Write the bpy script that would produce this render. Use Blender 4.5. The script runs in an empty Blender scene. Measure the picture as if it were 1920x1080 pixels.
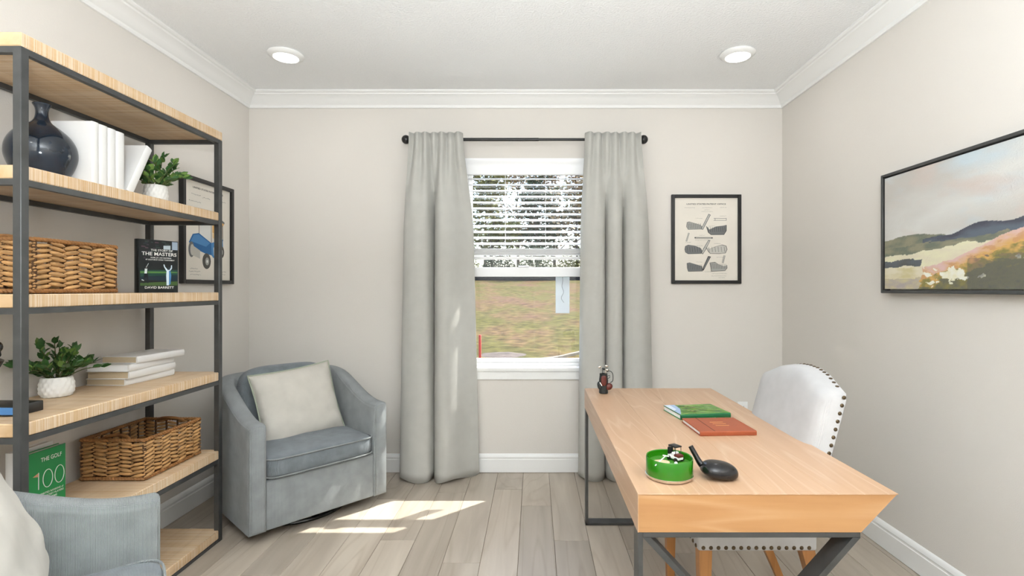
import bpy, bmesh, math, random
from mathutils import Vector, Matrix, noise
R = math.radians
PI = math.pi
sc = bpy.context.scene
COL = sc.collection

def lin(r, g, b):
    f = lambda v: (v/255/12.92) if v/255 <= .04045 else ((v/255+.055)/1.055)**2.4
    return (f(r), f(g), f(b), 1.0)

# ------------------------------------------------------------------ camera, world, sun, lamps' power, exposure
F = 960.0; VX = 1002.0; VY = 542.0; CAMZ = 1.33          # focal length in pixels, vanishing point, eye height
cam_d = bpy.data.cameras.new('camera'); cam = bpy.data.objects.new('camera', cam_d); COL.objects.link(cam)
cam_d.sensor_width = 36; cam_d.lens = F/1920*36
cam_d.shift_x = -(VX-960)/1920; cam_d.shift_y = (VY-540)/1920
cam_d.clip_start = .02; cam_d.clip_end = 500
cam.location = (0, 0, CAMZ); cam.rotation_euler = (R(90), 0, 0)
sc.camera = cam
world = bpy.data.worlds.new('sky_world'); sc.world = world; world.use_nodes = True
wn = world.node_tree.nodes; wl = world.node_tree.links
bgn = wn['Background']
sky = wn.new('ShaderNodeTexSky'); sky.sky_type = 'NISHITA'; sky.sun_disc = False
sky.sun_elevation = R(46.5); sky.sun_rotation = R(48); sky.air_density = 1.0; sky.dust_density = 2.0
wl.new(sky.outputs[0], bgn.inputs[0]); bgn.inputs[1].default_value = 0.5
sun_d = bpy.data.lights.new('sun', 'SUN'); sun_d.energy = 9.0; sun_d.angle = R(.53); sun_d.color = (1, .96, .90)
sun = bpy.data.objects.new('sun', sun_d); COL.objects.link(sun)
sun.rotation_euler = Vector((-1.1, -1.0, -1.57)).to_track_quat('-Z', 'Y').to_euler()
sun.location = (8, 12, 12)
LAMP_W = .8; UPLIGHT_W = 142.0
sc.view_settings.view_transform = 'Standard'; sc.view_settings.look = 'None'
sc.view_settings.exposure = 0.50; sc.view_settings.gamma = 1.0; sc.view_settings.use_curve_mapping = False

# ------------------------------------------------------------------ helpers
def nbm(): return bmesh.new()
def obj(name, bm, mat, parent=None, smooth=True, ang=38):
    me = bpy.data.meshes.new(name)
    bmesh.ops.recalc_face_normals(bm, faces=bm.faces[:]) if smooth != 'keep' else None
    bm.to_mesh(me); bm.free()
    if smooth:
        me.polygons.foreach_set('use_smooth', [True]*len(me.polygons))
        me.set_sharp_from_angle(angle=R(ang))
    if mat: me.materials.append(mat)
    o = bpy.data.objects.new(name, me); COL.objects.link(o)
    if parent: o.parent = parent
    return o
def tag(o, label=None, cat=None, group=None, kind=None):
    if label: o['label'] = label
    if cat: o['category'] = cat
    if group: o['group'] = group
    if kind: o['kind'] = kind
    return o
def thing(name, label, cat, loc=(0, 0, 0), rotz=0, group=None, kind=None):
    o = bpy.data.objects.new(name, None); COL.objects.link(o); o.empty_display_size = .1
    o.location = loc; o.rotation_euler = (0, 0, rotz)
    return tag(o, label, cat, group, kind)
def inst(name, me, parent, mtx):
    o = bpy.data.objects.new(name, me); COL.objects.link(o); o.parent = parent; o.matrix_local = mtx
    return o
def box(bm, x0, x1, y0, y1, z0, z1, bev=0, seg=2, mtx=None):
    m = Matrix.Translation(((x0+x1)/2, (y0+y1)/2, (z0+z1)/2)) @ Matrix.Diagonal((x1-x0, y1-y0, z1-z0, 1))
    if mtx: m = mtx @ m
    r = bmesh.ops.create_cube(bm, size=1, matrix=m)
    if bev:
        es = list({e for v in r['verts'] for e in v.link_edges})
        bmesh.ops.bevel(bm, geom=es, offset=bev, segments=seg, profile=.6, affect='EDGES')
def loops(bm, rings, closed=True, cap=True):
    vs = [[bm.verts.new(p) for p in r] for r in rings]
    n = len(vs[0])
    for a, b in zip(vs, vs[1:]):
        for i in range(n if closed else n-1):
            j = (i+1) % n
            bm.faces.new((a[i], a[j], b[j], b[i]))
    if cap and closed:
        bm.faces.new(list(reversed(vs[0]))); bm.faces.new(vs[-1])
    return vs
def tube(bm, pts, r, seg=8, cap=True, closed=False):
    pts = [Vector(p) for p in pts]; n = len(pts)
    rs = r if isinstance(r, (list, tuple)) else [r]*n
    rings = []; up = None
    for i, p in enumerate(pts):
        t = (pts[(i+1) % n]-pts[i-1]) if closed else (pts[min(i+1, n-1)]-pts[max(i-1, 0)])
        t.normalize()
        if up is None: up = Vector((0, 0, 1)) if abs(t.z) < .9 else Vector((1, 0, 0))
        a = t.cross(up).normalized(); up = a.cross(t).normalized()
        rings.append([p+(a*math.cos(2*PI*k/seg)+up*math.sin(2*PI*k/seg))*rs[i] for k in range(seg)])
    if closed: rings.append(rings[0]); loops(bm, rings, cap=False); bmesh.ops.remove_doubles(bm, verts=bm.verts[:], dist=1e-6)
    else: loops(bm, rings, cap=cap)
def lathe(bm, prof, seg=32, c=(0, 0, 0), sx=1, sy=1, fn=None):
    rings = []
    for (r, z) in prof:
        ring = []
        for k in range(seg):
            a = 2*PI*k/seg; rr = r*(fn(a, z) if fn else 1)
            ring.append((c[0]+rr*sx*math.cos(a), c[1]+rr*sy*math.sin(a), c[2]+z))
        rings.append(ring)
    loops(bm, rings)
def ball(bm, c, rx, ry, rz, u=12, v=8, mtx=None):
    m = Matrix.Translation(c) @ (mtx or Matrix()) @ Matrix.Diagonal((rx, ry, rz, 1))
    bmesh.ops.create_uvsphere(bm, u_segments=u, v_segments=v, radius=1, matrix=m)
def prism(bm, pts, vec):
    a = [bm.verts.new(p) for p in pts]; b = [bm.verts.new(Vector(p)+Vector(vec)) for p in pts]
    n = len(pts)
    bm.faces.new(a); bm.faces.new(list(reversed(b)))
    for i in range(n): bm.faces.new((a[i], b[i], b[(i+1) % n], a[(i+1) % n]))
def sgn_pow(v, p): return math.copysign(abs(v)**p, v)
def cushion(bm, sx, sy, sz, px=.35, pz=.55, nu=40, nv=20, fn=None, mtx=None):
    """superellipsoid block of half sizes sx, sy, sz"""
    rings = []
    for j in range(nv+1):
        v = -PI/2+PI*j/nv; cz = sgn_pow(math.sin(v), pz); cr = max(sgn_pow(math.cos(v), pz), 1e-4)
        ring = []
        for i in range(nu):
            u = 2*PI*i/nu
            p = Vector((sx*cr*sgn_pow(math.cos(u), px), sy*cr*sgn_pow(math.sin(u), px), sz*cz))
            if fn: p = fn(p)
            ring.append(mtx @ p if mtx else p)
        rings.append(ring)
    loops(bm, rings)
def catmull(P, n):
    P = [Vector(p) for p in P]; out = []
    for i in range(len(P)-1):
        p0 = P[max(i-1, 0)]; p1 = P[i]; p2 = P[i+1]; p3 = P[min(i+2, len(P)-1)]
        for k in range(n):
            t = k/n
            out.append(.5*((2*p1)+(p2-p0)*t+(2*p0-5*p1+4*p2-p3)*t*t+(3*p1-p0-3*p2+p3)*t**3))
    out.append(P[-1]); return out
def lerp(a, b, t): return a+(b-a)*t
def sstep(t): t = max(0, min(1, t)); return t*t*(3-2*t)

# ------------------------------------------------------------------ materials
def mat(name, col, rough=.6, metal=0, bump=0, bscale=60, var=0, vscale=8, spec=.5, stretch=(1, 1, 1), sheen=0):
    m = bpy.data.materials.new(name); m.use_nodes = True
    N = m.node_tree.nodes; L = m.node_tree.links; b = N['Principled BSDF']
    b.inputs['Base Color'].default_value = col; b.inputs['Roughness'].default_value = rough
    b.inputs['Metallic'].default_value = metal; b.inputs['Specular IOR Level'].default_value = spec
    if sheen: b.inputs['Sheen Weight'].default_value = sheen
    if bump or var:
        tc = N.new('ShaderNodeTexCoord'); mp = N.new('ShaderNodeMapping'); mp.inputs['Scale'].default_value = stretch
        L.new(tc.outputs['Object'], mp.inputs[0])
    if var:
        nz = N.new('ShaderNodeTexNoise'); nz.inputs['Scale'].default_value = vscale; nz.inputs['Detail'].default_value = 5
        L.new(mp.outputs[0], nz.inputs[0])
        mr = N.new('ShaderNodeMapRange'); mr.inputs[1].default_value = .3; mr.inputs[2].default_value = .7
        mr.inputs[3].default_value = 1-var; mr.inputs[4].default_value = 1+var
        L.new(nz.outputs[0], mr.inputs[0])
        mx = N.new('ShaderNodeMix'); mx.data_type = 'RGBA'; mx.blend_type = 'MULTIPLY'; mx.inputs[0].default_value = 1
        mx.inputs[6].default_value = col; L.new(mr.outputs[0], mx.inputs[7]); L.new(mx.outputs[2], b.inputs['Base Color'])
    if bump:
        n2 = N.new('ShaderNodeTexNoise'); n2.inputs['Scale'].default_value = bscale; n2.inputs['Detail'].default_value = 3
        L.new(mp.outputs[0], n2.inputs[0])
        bp = N.new('ShaderNodeBump'); bp.inputs['Strength'].default_value = bump; bp.inputs['Distance'].default_value = .01
        L.new(n2.outputs[0], bp.inputs['Height']); L.new(bp.outputs[0], b.inputs['Normal'])
    return m
def wood(name, c1, c2, axis='Y', scale=1.0, rough=.45, streak=None, rib=0, rnd=False, ribaxis='Y', cmix=.5):
    """grain runs along `axis`; c1 / c2 are early and late wood; streak = pale limed grain lines"""
    m = bpy.data.materials.new(name); m.use_nodes = True
    N = m.node_tree.nodes; L = m.node_tree.links; b = N['Principled BSDF']
    b.inputs['Roughness'].default_value = rough
    tc = N.new('ShaderNodeTexCoord'); mp = N.new('ShaderNodeMapping')
    s = {'X': (.7, 9, 9), 'Y': (9, .7, 9), 'Z': (9, 9, .7)}[axis]
    mp.inputs['Scale'].default_value = [v*scale for v in s]
    vec = tc.outputs['Object']
    if rnd:
        oi = N.new('ShaderNodeObjectInfo'); ml = N.new('ShaderNodeVectorMath'); ml.operation = 'SCALE'
        cb = N.new('ShaderNodeCombineXYZ'); L.new(oi.outputs['Random'], cb.inputs[0]); L.new(oi.outputs['Random'], cb.inputs[1]); L.new(oi.outputs['Random'], cb.inputs[2])
        L.new(cb.outputs[0], ml.inputs[0]); ml.inputs['Scale'].default_value = 37.0
        ad = N.new('ShaderNodeVectorMath'); L.new(vec, ad.inputs[0]); L.new(ml.outputs[0], ad.inputs[1]); vec = ad.outputs[0]
    L.new(vec, mp.inputs[0])
    n1 = N.new('ShaderNodeTexNoise'); n1.inputs['Scale'].default_value = 1.3; n1.inputs['Detail'].default_value = 6; n1.inputs['Distortion'].default_value = .6
    L.new(mp.outputs[0], n1.inputs[0])
    r1 = N.new('ShaderNodeValToRGB'); r1.color_ramp.elements[0].position = .32; r1.color_ramp.elements[1].position = .68
    r1.color_ramp.elements[0].color = c1; r1.color_ramp.elements[1].color = c2
    L.new(n1.outputs[0], r1.inputs[0])
    out = r1.outputs[0]
    # growth rings: contour lines of a slowly varying field
    n2 = N.new('ShaderNodeTexNoise'); n2.inputs['Scale'].default_value = .38; n2.inputs['Detail'].default_value = 1.5; n2.inputs['Distortion'].default_value = .3
    L.new(mp.outputs[0], n2.inputs[0])
    mu = N.new('ShaderNodeMath'); mu.operation = 'MULTIPLY'; mu.inputs[1].default_value = 26; L.new(n2.outputs[0], mu.inputs[0])
    fr = N.new('ShaderNodeMath'); fr.operation = 'PINGPONG'; fr.inputs[1].default_value = 1; L.new(mu.outputs[0], fr.inputs[0])
    r2 = N.new('ShaderNodeMapRange'); r2.inputs[1].default_value = .78; r2.inputs[2].default_value = 1.0; r2.inputs[3].default_value = 0; r2.inputs[4].default_value = cmix
    L.new(fr.outputs[0], r2.inputs[0])
    fine = N.new('ShaderNodeTexNoise'); fine.inputs['Scale'].default_value = 6; fine.inputs['Detail'].default_value = 3
    L.new(mp.outputs[0], fine.inputs[0])
    fm = N.new('ShaderNodeMath'); fm.operation = 'MULTIPLY'; L.new(r2.outputs[0], fm.inputs[0]); L.new(fine.outputs[0], fm.inputs[1])
    mx = N.new('ShaderNodeMix'); mx.data_type = 'RGBA'; L.new(fm.outputs[0], mx.inputs[0]); L.new(out, mx.inputs[6])
    mx.inputs[7].default_value = streak or tuple(v*.6 for v in c1[:3])+(1,)
    out = mx.outputs[2]
    if rnd:
        mr = N.new('ShaderNodeMapRange'); mr.inputs[3].default_value = .84; mr.inputs[4].default_value = 1.12
        L.new(oi.outputs['Random'], mr.inputs[0])
        m3 = N.new('ShaderNodeMix'); m3.data_type = 'RGBA'; m3.blend_type = 'MULTIPLY'; m3.inputs[0].default_value = 1
        L.new(out, m3.inputs[6]); L.new(mr.outputs[0], m3.inputs[7]); out = m3.outputs[2]
    L.new(out, b.inputs['Base Color'])
    bp = N.new('ShaderNodeBump'); bp.inputs['Strength'].default_value = .12; bp.inputs['Distance'].default_value = .004
    L.new(fine.outputs[0], bp.inputs['Height'])
    if rib:   # band-saw marks across the edge
        mp2 = N.new('ShaderNodeMapping'); L.new(tc.outputs['Object'], mp2.inputs[0])
        mp2.inputs['Scale'].default_value = {'Y': (2, 230, 2), 'X': (230, 2, 2)}[ribaxis]
        n4 = N.new('ShaderNodeTexNoise'); n4.inputs['Scale'].default_value = 1; n4.inputs['Detail'].default_value = 2; L.new(mp2.outputs[0], n4.inputs[0])
        r4 = N.new('ShaderNodeMapRange'); r4.inputs[1].default_value = .45; r4.inputs[2].default_value = .6; r4.inputs[3].default_value = 0; r4.inputs[4].default_value = rib
        L.new(n4.outputs[0], r4.inputs[0])
        m4 = N.new('ShaderNodeMix'); m4.data_type = 'RGBA'; L.new(r4.outputs[0], m4.inputs[0]); L.new(out, m4.inputs[6]); m4.inputs[7].default_value = lin(238, 226, 208)
        L.new(m4.outputs[2], b.inputs['Base Color'])
        b4 = N.new('ShaderNodeBump'); b4.inputs['Strength'].default_value = .35; b4.inputs['Distance'].default_value = .003
        L.new(n4.outputs[0], b4.inputs['Height']); L.new(bp.outputs[0], b4.inputs['Normal']); L.new(b4.outputs[0], b.inputs['Normal'])
    else: L.new(bp.outputs[0], b.inputs['Normal'])
    return m
def fabric(name, col, ribs=220, axis='X', strength=.5, var=.10, sheen=.25):
    m = mat(name, col, .9, var=var, vscale=14, spec=.2, sheen=sheen)
    N = m.node_tree.nodes; L = m.node_tree.links; b = N['Principled BSDF']
    tc = N.new('ShaderNodeTexCoord'); bps = None
    for ax in (axis if isinstance(axis, (list, tuple)) else [axis]):
        w = N.new('ShaderNodeTexWave'); w.bands_direction = ax; w.inputs['Scale'].default_value = ribs/ (2*PI) ; w.inputs['Distortion'].default_value = 1.2; w.inputs['Detail'].default_value = 2
        L.new(tc.outputs['Object'], w.inputs[0])
        bp = N.new('ShaderNodeBump'); bp.inputs['Strength'].default_value = strength; bp.inputs['Distance'].default_value = .002
        L.new(w.outputs['Fac'], bp.inputs['Height'])
        if bps: L.new(bps.outputs[0], bp.inputs['Normal'])
        bps = bp
    L.new(bps.outputs[0], b.inputs['Normal'])
    return m
def emis(name, col, s):
    m = bpy.data.materials.new(name); m.use_nodes = True; b = m.node_tree.nodes['Principled BSDF']
    b.inputs['Base Color'].default_value = col; b.inputs['Emission Color'].default_value = col; b.inputs['Emission Strength'].default_value = s
    return m
def pane_mat(name, tint, gloss=.06):
    m = bpy.data.materials.new(name); m.use_nodes = True; N = m.node_tree.nodes; L = m.node_tree.links
    N.remove(N['Principled BSDF'])
    t = N.new('ShaderNodeBsdfTransparent'); t.inputs[0].default_value = tint
    g = N.new('ShaderNodeBsdfGlossy'); g.inputs['Roughness'].default_value = .02
    fz = N.new('ShaderNodeFresnel'); ge = N.new('ShaderNodeNewGeometry'); mr = N.new('ShaderNodeMapRange')
    mr.inputs[3].default_value = 1.45; mr.inputs[4].default_value = 1/1.45; L.new(ge.outputs['Backfacing'], mr.inputs[0]); L.new(mr.outputs[0], fz.inputs[0])
    mx = N.new('ShaderNodeMixShader'); L.new(fz.outputs[0], mx.inputs[0]); L.new(t.outputs[0], mx.inputs[1]); L.new(g.outputs[0], mx.inputs[2])
    L.new(mx.outputs[0], N['Material Output'].inputs[0]); return m
def attr_mat(name, rough=.6, spec=.3, bump=0):
    m = mat(name, (1, 1, 1, 1), rough, bump=bump, bscale=160, spec=spec)
    N = m.node_tree.nodes; a = N.new('ShaderNodeAttribute'); a.attribute_name = 'Col'
    m.node_tree.links.new(a.outputs['Color'], N['Principled BSDF'].inputs['Base Color']); return m

M = {}
M['wall'] = mat('wall_paint', lin(221, 216, 209), .85, bump=.10, bscale=260, spec=.2)
M['ceil'] = mat('ceiling_texture', lin(244, 245, 245), .9, bump=.55, bscale=85, spec=.1)
M['trim'] = mat('white_trim', lin(240, 240, 238), .4)
M['vinyl'] = mat('white_vinyl', lin(244, 245, 246), .35)
M['metal'] = mat('dark_gunmetal', lin(84, 85, 85), .42, .6, var=.12, vscale=20)
M['black'] = mat('black_satin', lin(22, 22, 23), .35)
M['blackgloss'] = mat('black_gloss', lin(24, 24, 26), .18)
M['plank'] = wood('floor_oak', lin(170, 158, 143), lin(192, 181, 166), 'Y', .9, .38, streak=lin(150, 134, 114), rnd=True, cmix=.6)
M['gap'] = mat('floor_joint', lin(118, 104, 88), .8)
M['shelf'] = wood('shelf_oak', lin(196, 160, 116), lin(217, 186, 146), 'Y', 1.2, .5, streak=lin(176, 138, 96), rib=.45)
M['desk'] = wood('desk_oak', lin(190, 153, 120), lin(200, 165, 134), 'Y', 1.5, .36, streak=lin(224, 202, 178), cmix=.55)
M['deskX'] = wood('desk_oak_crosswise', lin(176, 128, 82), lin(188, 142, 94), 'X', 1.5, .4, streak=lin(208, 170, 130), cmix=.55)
M['leg'] = wood('chair_leg_wood', lin(166, 112, 62), lin(188, 134, 80), 'Z', 1.5, .4)
M['fab'] = fabric('blue_grey_chenille', lin(152, 157, 158), 620, ('X', 'Y'), .7, .12)
M['fabdark'] = fabric('slate_velvet', lin(122, 129, 134), 620, ('X', 'Y'), .5, .16)
M['linen'] = fabric('cream_linen', lin(216, 211, 201), 1500, ('X', 'Z'), .35, .05, .1)
M['pipe'] = mat('sage_piping', lin(168, 174, 156), .9)
M['curtain'] = fabric('grey_curtain_cloth', lin(190, 189, 183), 2200, ('X', 'Z'), .2, .03, .1)
M['chairfab'] = fabric('pale_linen_upholstery', lin(200, 199, 199), 1600, ('X', 'Z'), .35, .05, .1)
M['nail'] = mat('aged_brass_nail', lin(92, 78, 58), .35, .8)
M['ceramic'] = mat('white_matte_ceramic', lin(232, 230, 225), .6)
M['leaf'] = mat('leaf_green', lin(62, 104, 52), .45, var=.35, vscale=18)
M['leaf2'] = mat('leaf_light_green', lin(112, 146, 70), .45, var=.25, vscale=18)
M['stem'] = mat('plant_stem', lin(84, 92, 50), .7)
M['soil'] = mat('dark_moss', lin(38, 44, 26), .95, bump=.5)
M['page'] = mat('book_pages', lin(200, 182, 152), .8, bump=.3, bscale=300, stretch=(1, 1, 8))
M['pagewhite'] = mat('white_pages', lin(240, 240, 240), .8)
M['cover_w'] = mat('white_book_cloth', lin(228, 227, 225), .6)
M['cover_k'] = mat('black_dust_jacket', lin(20, 26, 28), .25)
M['cover_g'] = mat('green_dust_jacket', lin(14, 132, 66), .35)
M['cover_dg'] = mat('dark_green_spine', lin(8, 92, 52), .35)
M['leather'] = mat('tan_leather', lin(160, 80, 48), .5, bump=.15, bscale=220, var=.05)
M['ink'] = attr_mat('printed_paper', .7, .2)
M['gloss_ink'] = attr_mat('printed_jacket', .28, .5)
M['paint'] = attr_mat('painted_canvas', .7, .2, .25)
M['cane'] = mat('woven_hyacinth', lin(190, 146, 94), .6, var=.42, vscale=16, bump=.5, bscale=70, stretch=(1, 1, 5))
M['cane2'] = mat('woven_rope', lin(150, 104, 58), .65, var=.35, vscale=22)
M['cane3'] = mat('basket_stake', lin(84, 56, 30), .8)
M['vase'] = mat('blue_black_glaze', lin(28, 38, 50), .12, var=.6, vscale=11, spec=.6)
M['blue'] = mat('blue_plaque', lin(74, 128, 186), .3)
M['lens'] = emis('lamp_lens', (1, .98, .94, 1), 6.0)
M['greenglass'] = mat('green_glass', lin(36, 118, 8), .06, spec=.7)
M['clear'] = pane_mat('clear_glass', (.97, .98, .98, 1))
M['wax'] = mat('green_wax', lin(60, 128, 30), .5, bump=.5, bscale=120)
M['glass'] = pane_mat('window_glass', (.97, .985, .98, 1))
M['film'] = mat('sticker_film', lin(226, 236, 246), .4)
M['film'].node_tree.nodes['Principled BSDF'].inputs['Alpha'].default_value = .55
M['white'] = mat('white_plastic', lin(238, 238, 236), .4)
M['slot'] = mat('dark_slot', lin(50, 48, 46), .6)
M['maroon'] = mat('maroon_leather', lin(92, 34, 26), .4)
M['bagblack'] = mat('bag_black', lin(34, 40, 40), .4)
M['chrome'] = mat('club_steel', lin(214, 208, 196), .2, .9)

def print_obj(name, polys, place, mtl, parent, off=0.0):
    """flat print: polys = [(points2d, colour)], place maps (x, y, layer) to 3D; one thin layer per polygon"""
    bm = nbm(); lay = bm.loops.layers.float_color.new('Col')
    for k, (pts, c) in enumerate(polys):
        try: f = bm.faces.new([bm.verts.new(place(x, y, off+k*.00002)) for (x, y) in pts])
        except ValueError: continue
        for l in f.loops: l[lay] = c
    return obj(name, bm, mtl, parent, smooth='keep')
def text_obj(name, s, size, mtx, col, parent, align='CENTER', sx=1.0, width=None, mtl=None):
    cu = bpy.data.curves.new('t', 'FONT'); cu.body = s; cu.offset = size*.012; cu.size = size; cu.align_x = align; cu.align_y = 'BOTTOM'; cu.resolution_u = 3
    to = bpy.data.objects.new('t', cu); COL.objects.link(to)
    dg = bpy.context.evaluated_depsgraph_get(); me = bpy.data.meshes.new_from_object(to.evaluated_get(dg))
    bpy.data.objects.remove(to)
    xs = [v.co.x for v in me.vertices] or [0]
    k = (width/(max(xs)-min(xs))) if width else sx
    for v in me.vertices: v.co = mtx @ Vector((v.co.x*k, v.co.y, 0))
    a = me.color_attributes.new('Col', 'FLOAT_COLOR', 'CORNER')
    for d in a.data: d.color = col
    me.name = name; me.materials.clear(); me.materials.append(mtl or M['ink'])
    o = bpy.data.objects.new(name, me); COL.objects.link(o); o.parent = parent
    return o

# ------------------------------------------------------------------ room shell
XL, XR, YB, YF, ZC = -2.074, 1.80, 3.72, -1.6, 2.74
WX0, WX1, WZ0, WZ1 = -.53, .465, .755, 2.28          # window opening
T = .16
def struct(name, bm, m, **k): o = obj(name, bm, m, **k); o['kind'] = 'structure'; return o
bm = nbm(); box(bm, XL-.1, XR+.1, YF-.1, YB+.1, -.12, -.003)
floor = struct('floor', bm, M['gap'])
rng = random.Random(5)
PW, PL = .184, 1.22
bm = nbm(); box(bm, -PW/2+.001, PW/2-.001, -PL/2+.001, PL/2-.001, -.010, 0, .0012, 1)
o0 = obj('plank', bm, M['plank'], floor); pm = o0.data
first = True
for i in range(22):
    x = XL-.03+PW*(i+.5); y = YF-rng.random()*PL
    if x-PW/2 > XR: break
    while y < YB:
        x0 = max(x-PW/2, XL); x1 = min(x+PW/2, XR); y0 = max(y, YF); y1 = min(y+PL, YB)
        if y1-y0 > .03:
            mt = Matrix.Translation(((x0+x1)/2, (y0+y1)/2, 0)) @ Matrix.Diagonal(((x1-x0)/PW, (y1-y0)/PL, 1, 1))
            if first: o0.matrix_local = mt; first = False
            else: inst('plank', pm, floor, mt)
        y += PL
bm = nbm(); box(bm, XL-T, XR+T, YF-T, YB+T, ZC, ZC+.12); struct('ceiling', bm, M['ceil'])
bm = nbm(); box(bm, XL-T, XL, YF-T, YB+T, -.1, ZC); struct('wall_left', bm, M['wall'])
bm = nbm(); box(bm, XR, XR+T, YF-T, YB+T, -.1, ZC); struct('wall_right', bm, M['wall'])
bm = nbm(); box(bm, XL, XR, YF-T, YF, -.1, ZC); struct('wall_front', bm, M['wall'])
bm = nbm()
box(bm, XL, WX0, YB, YB+T, -.1, ZC); box(bm, WX1, XR, YB, YB+T, -.1, ZC)
box(bm, WX0, WX1, YB, YB+T, -.1, WZ0); box(bm, WX0, WX1, YB, YB+T, WZ1, ZC)
struct('wall_back', bm, M['wall'])
# crown moulding: profile (distance from wall, height below ceiling)
crown = [(0, -.098), (.012, -.098), (.016, -.09), (.016, -.078), (.022, -.074), (.03, -.068), (.045, -.048), (.066, -.032), (.084, -.024), (.088, -.016), (.1, -.014), (.108, -.008), (.108, 0), (0, 0)]
base = [(0, .003), (.014, .003), (.014, .094), (.011, .098), (.011, .106), (.013, .110), (.010, .122), (.005, .132), (0, .136)]
def run(name, prof, z0, side, m):
    bm = nbm()
    def P(d, z, e):
        if side == 'back': return ((XL+d, YB-d, z0+z) if e == 0 else (XR-d, YB-d, z0+z))
        if side == 'front': return ((XL+d, YF+d, z0+z) if e == 0 else (XR-d, YF+d, z0+z))
        if side == 'left': return ((XL+d, YF+d, z0+z) if e == 0 else (XL+d, YB-d, z0+z))
        return ((XR-d, YF+d, z0+z) if e == 0 else (XR-d, YB-d, z0+z))
    loops(bm, [[P(d, z, e) for d, z in prof] for e in (0, 1)])
    return struct(name, bm, m, ang=25)
for i, s in enumerate(('back', 'left', 'right', 'front')):
    run('trim_%d' % (i+1), crown, ZC, s, M['trim'])
    run('baseboard_'+s, base, 0, s, M['trim'])

# ------------------------------------------------------------------ window
win = thing('window_1', None, None, (0, 0, 0)); win['kind'] = 'structure'
YS = YB+.075
bm = nbm()
for (a, b_) in ((WX0, WX0+.035), (WX1-.035, WX1)): box(bm, a, b_, YS, YB+T, WZ0, WZ1)
box(bm, WX0, WX1, YS, YB+T, WZ1-.035, WZ1); box(bm, WX0, WX1, YS, YB+T, WZ0, WZ0+.03)
obj('window_frame', bm, M['vinyl'], win)
def sash(z0, z1, y0, y1, rb, rt):
    bm = nbm(); a, b_ = WX0+.035, WX1-.035
    box(bm, a, a+.03, y0, y1, z0, z1, .003, 1); box(bm, b_-.03, b_, y0, y1, z0, z1, .003, 1)
    box(bm, a+.03, b_-.03, y0, y1, z0, z0+rb, .003, 1); box(bm, a+.03, b_-.03, y0, y1, z1-rt, z1, .003, 1)
    s = obj('sash', bm, M['vinyl'], win)
    bm = nbm(); box(bm, a+.028, b_-.028, (y0+y1)/2-.003, (y0+y1)/2+.003, z0+rb-.004, z1-rt+.004); obj('pane', bm, M['glass'], s)
sash(WZ0+.03, 1.492, YS+.008, YS+.036, .03, .07)
sash(1.425, WZ1-.035, YS+.042, YS+.07, .065, .03)
bm = nbm(); box(bm, -.12, -.04, YS-.004, YS+.02, 1.492, 1.504, .003, 1); obj('sash_lock', bm, M['vinyl'], win)
bm = nbm(); box(bm, WX0-.02, WX1+.02, YB-.022, YB, WZ0-.022, WZ0+.006, .005, 2); box(bm, WX0+.001, WX1-.001, YB-.004, YS+.01, WZ0-.016, WZ0+.006)
obj('window_sill', bm, M['trim'], win)
bm = nbm(); box(bm, WX0-.005, WX1+.005, YB-.012, YB, WZ0-.082, WZ0-.022, .003, 1); obj('apron', bm, M['trim'], win)
bm = nbm(); box(bm, .158, .262, YS+.0235, YS+.0242, 1.15, 1.424)
stk = obj('window_sticker', bm, M['film']); tag(stk, 'pale translucent strip stuck on the lower window pane', 'sticker')
bm = nbm(); tube(bm, [(.21+.012*math.sin(k*.9)*(k/14), YS+.020, 1.424-.013*k) for k in range(16)], .0012, 5); obj('pull_thread', bm, M['slot'], stk)

pd = bpy.data.lights.new('window_portal', 'AREA'); pd.shape = 'RECTANGLE'; pd.size = WX1-WX0; pd.size_y = WZ1-WZ0; pd.cycles.is_portal = True
po = bpy.data.objects.new('window_portal', pd); COL.objects.link(po); po.location = ((WX0+WX1)/2, YB+T+.01, (WZ0+WZ1)/2); po.rotation_euler = (R(-90), 0, 0)

# blind
bl = thing('window_blind', 'white horizontal slat blind half lowered behind the curtains', 'blind', (0, 0, 0))
BX0, BX1, BY = WX0+.012, WX1-.012, YB+.036
bm = nbm()
prf = [(0, 0), (-.012, .004), (-.018, .02), (-.014, .06), (-.02, .085), (-.03, .10), (-.03, .118), (0, .118)]
loops(bm, [[(x, YB+.012+d, 2.158+z) for d, z in prf] for x in (BX0-.008, BX1+.008)]); obj('valance', bm, M['vinyl'], bl)
bm = nbm(); box(bm, BX0, BX1, BY-.024, BY+.024, 2.185, 2.24); obj('headrail', bm, M['vinyl'], bl)
tilt = Matrix.Rotation(R(23), 4, 'X')
bm = nbm(); loops(bm, [[(x, y*.025, .0022*(1-y*y)+e) for e, ys in ((.0014, (-1, -.5, 0, .5, 1)), (-.0014, (1, .5, 0, -.5, -1))) for y in ys] for x in (BX0, BX1)])
s0 = obj('slat', bm, M['vinyl'], bl); s0.matrix_local = Matrix.Translation((0, BY, 2.137)) @ tilt
for k in range(1, 12): inst('slat', s0.data, bl, Matrix.Translation((0, BY, 2.137-.0432*k)) @ tilt)
for k in range(9): inst('slat', s0.data, bl, Matrix.Translation((0, BY, 1.623-.0056*k)))
bm = nbm(); box(bm, BX0, BX1, BY-.026, BY+.026, 1.546, 1.568, .004, 2); obj('bottom_rail', bm, M['vinyl'], bl)
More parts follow.
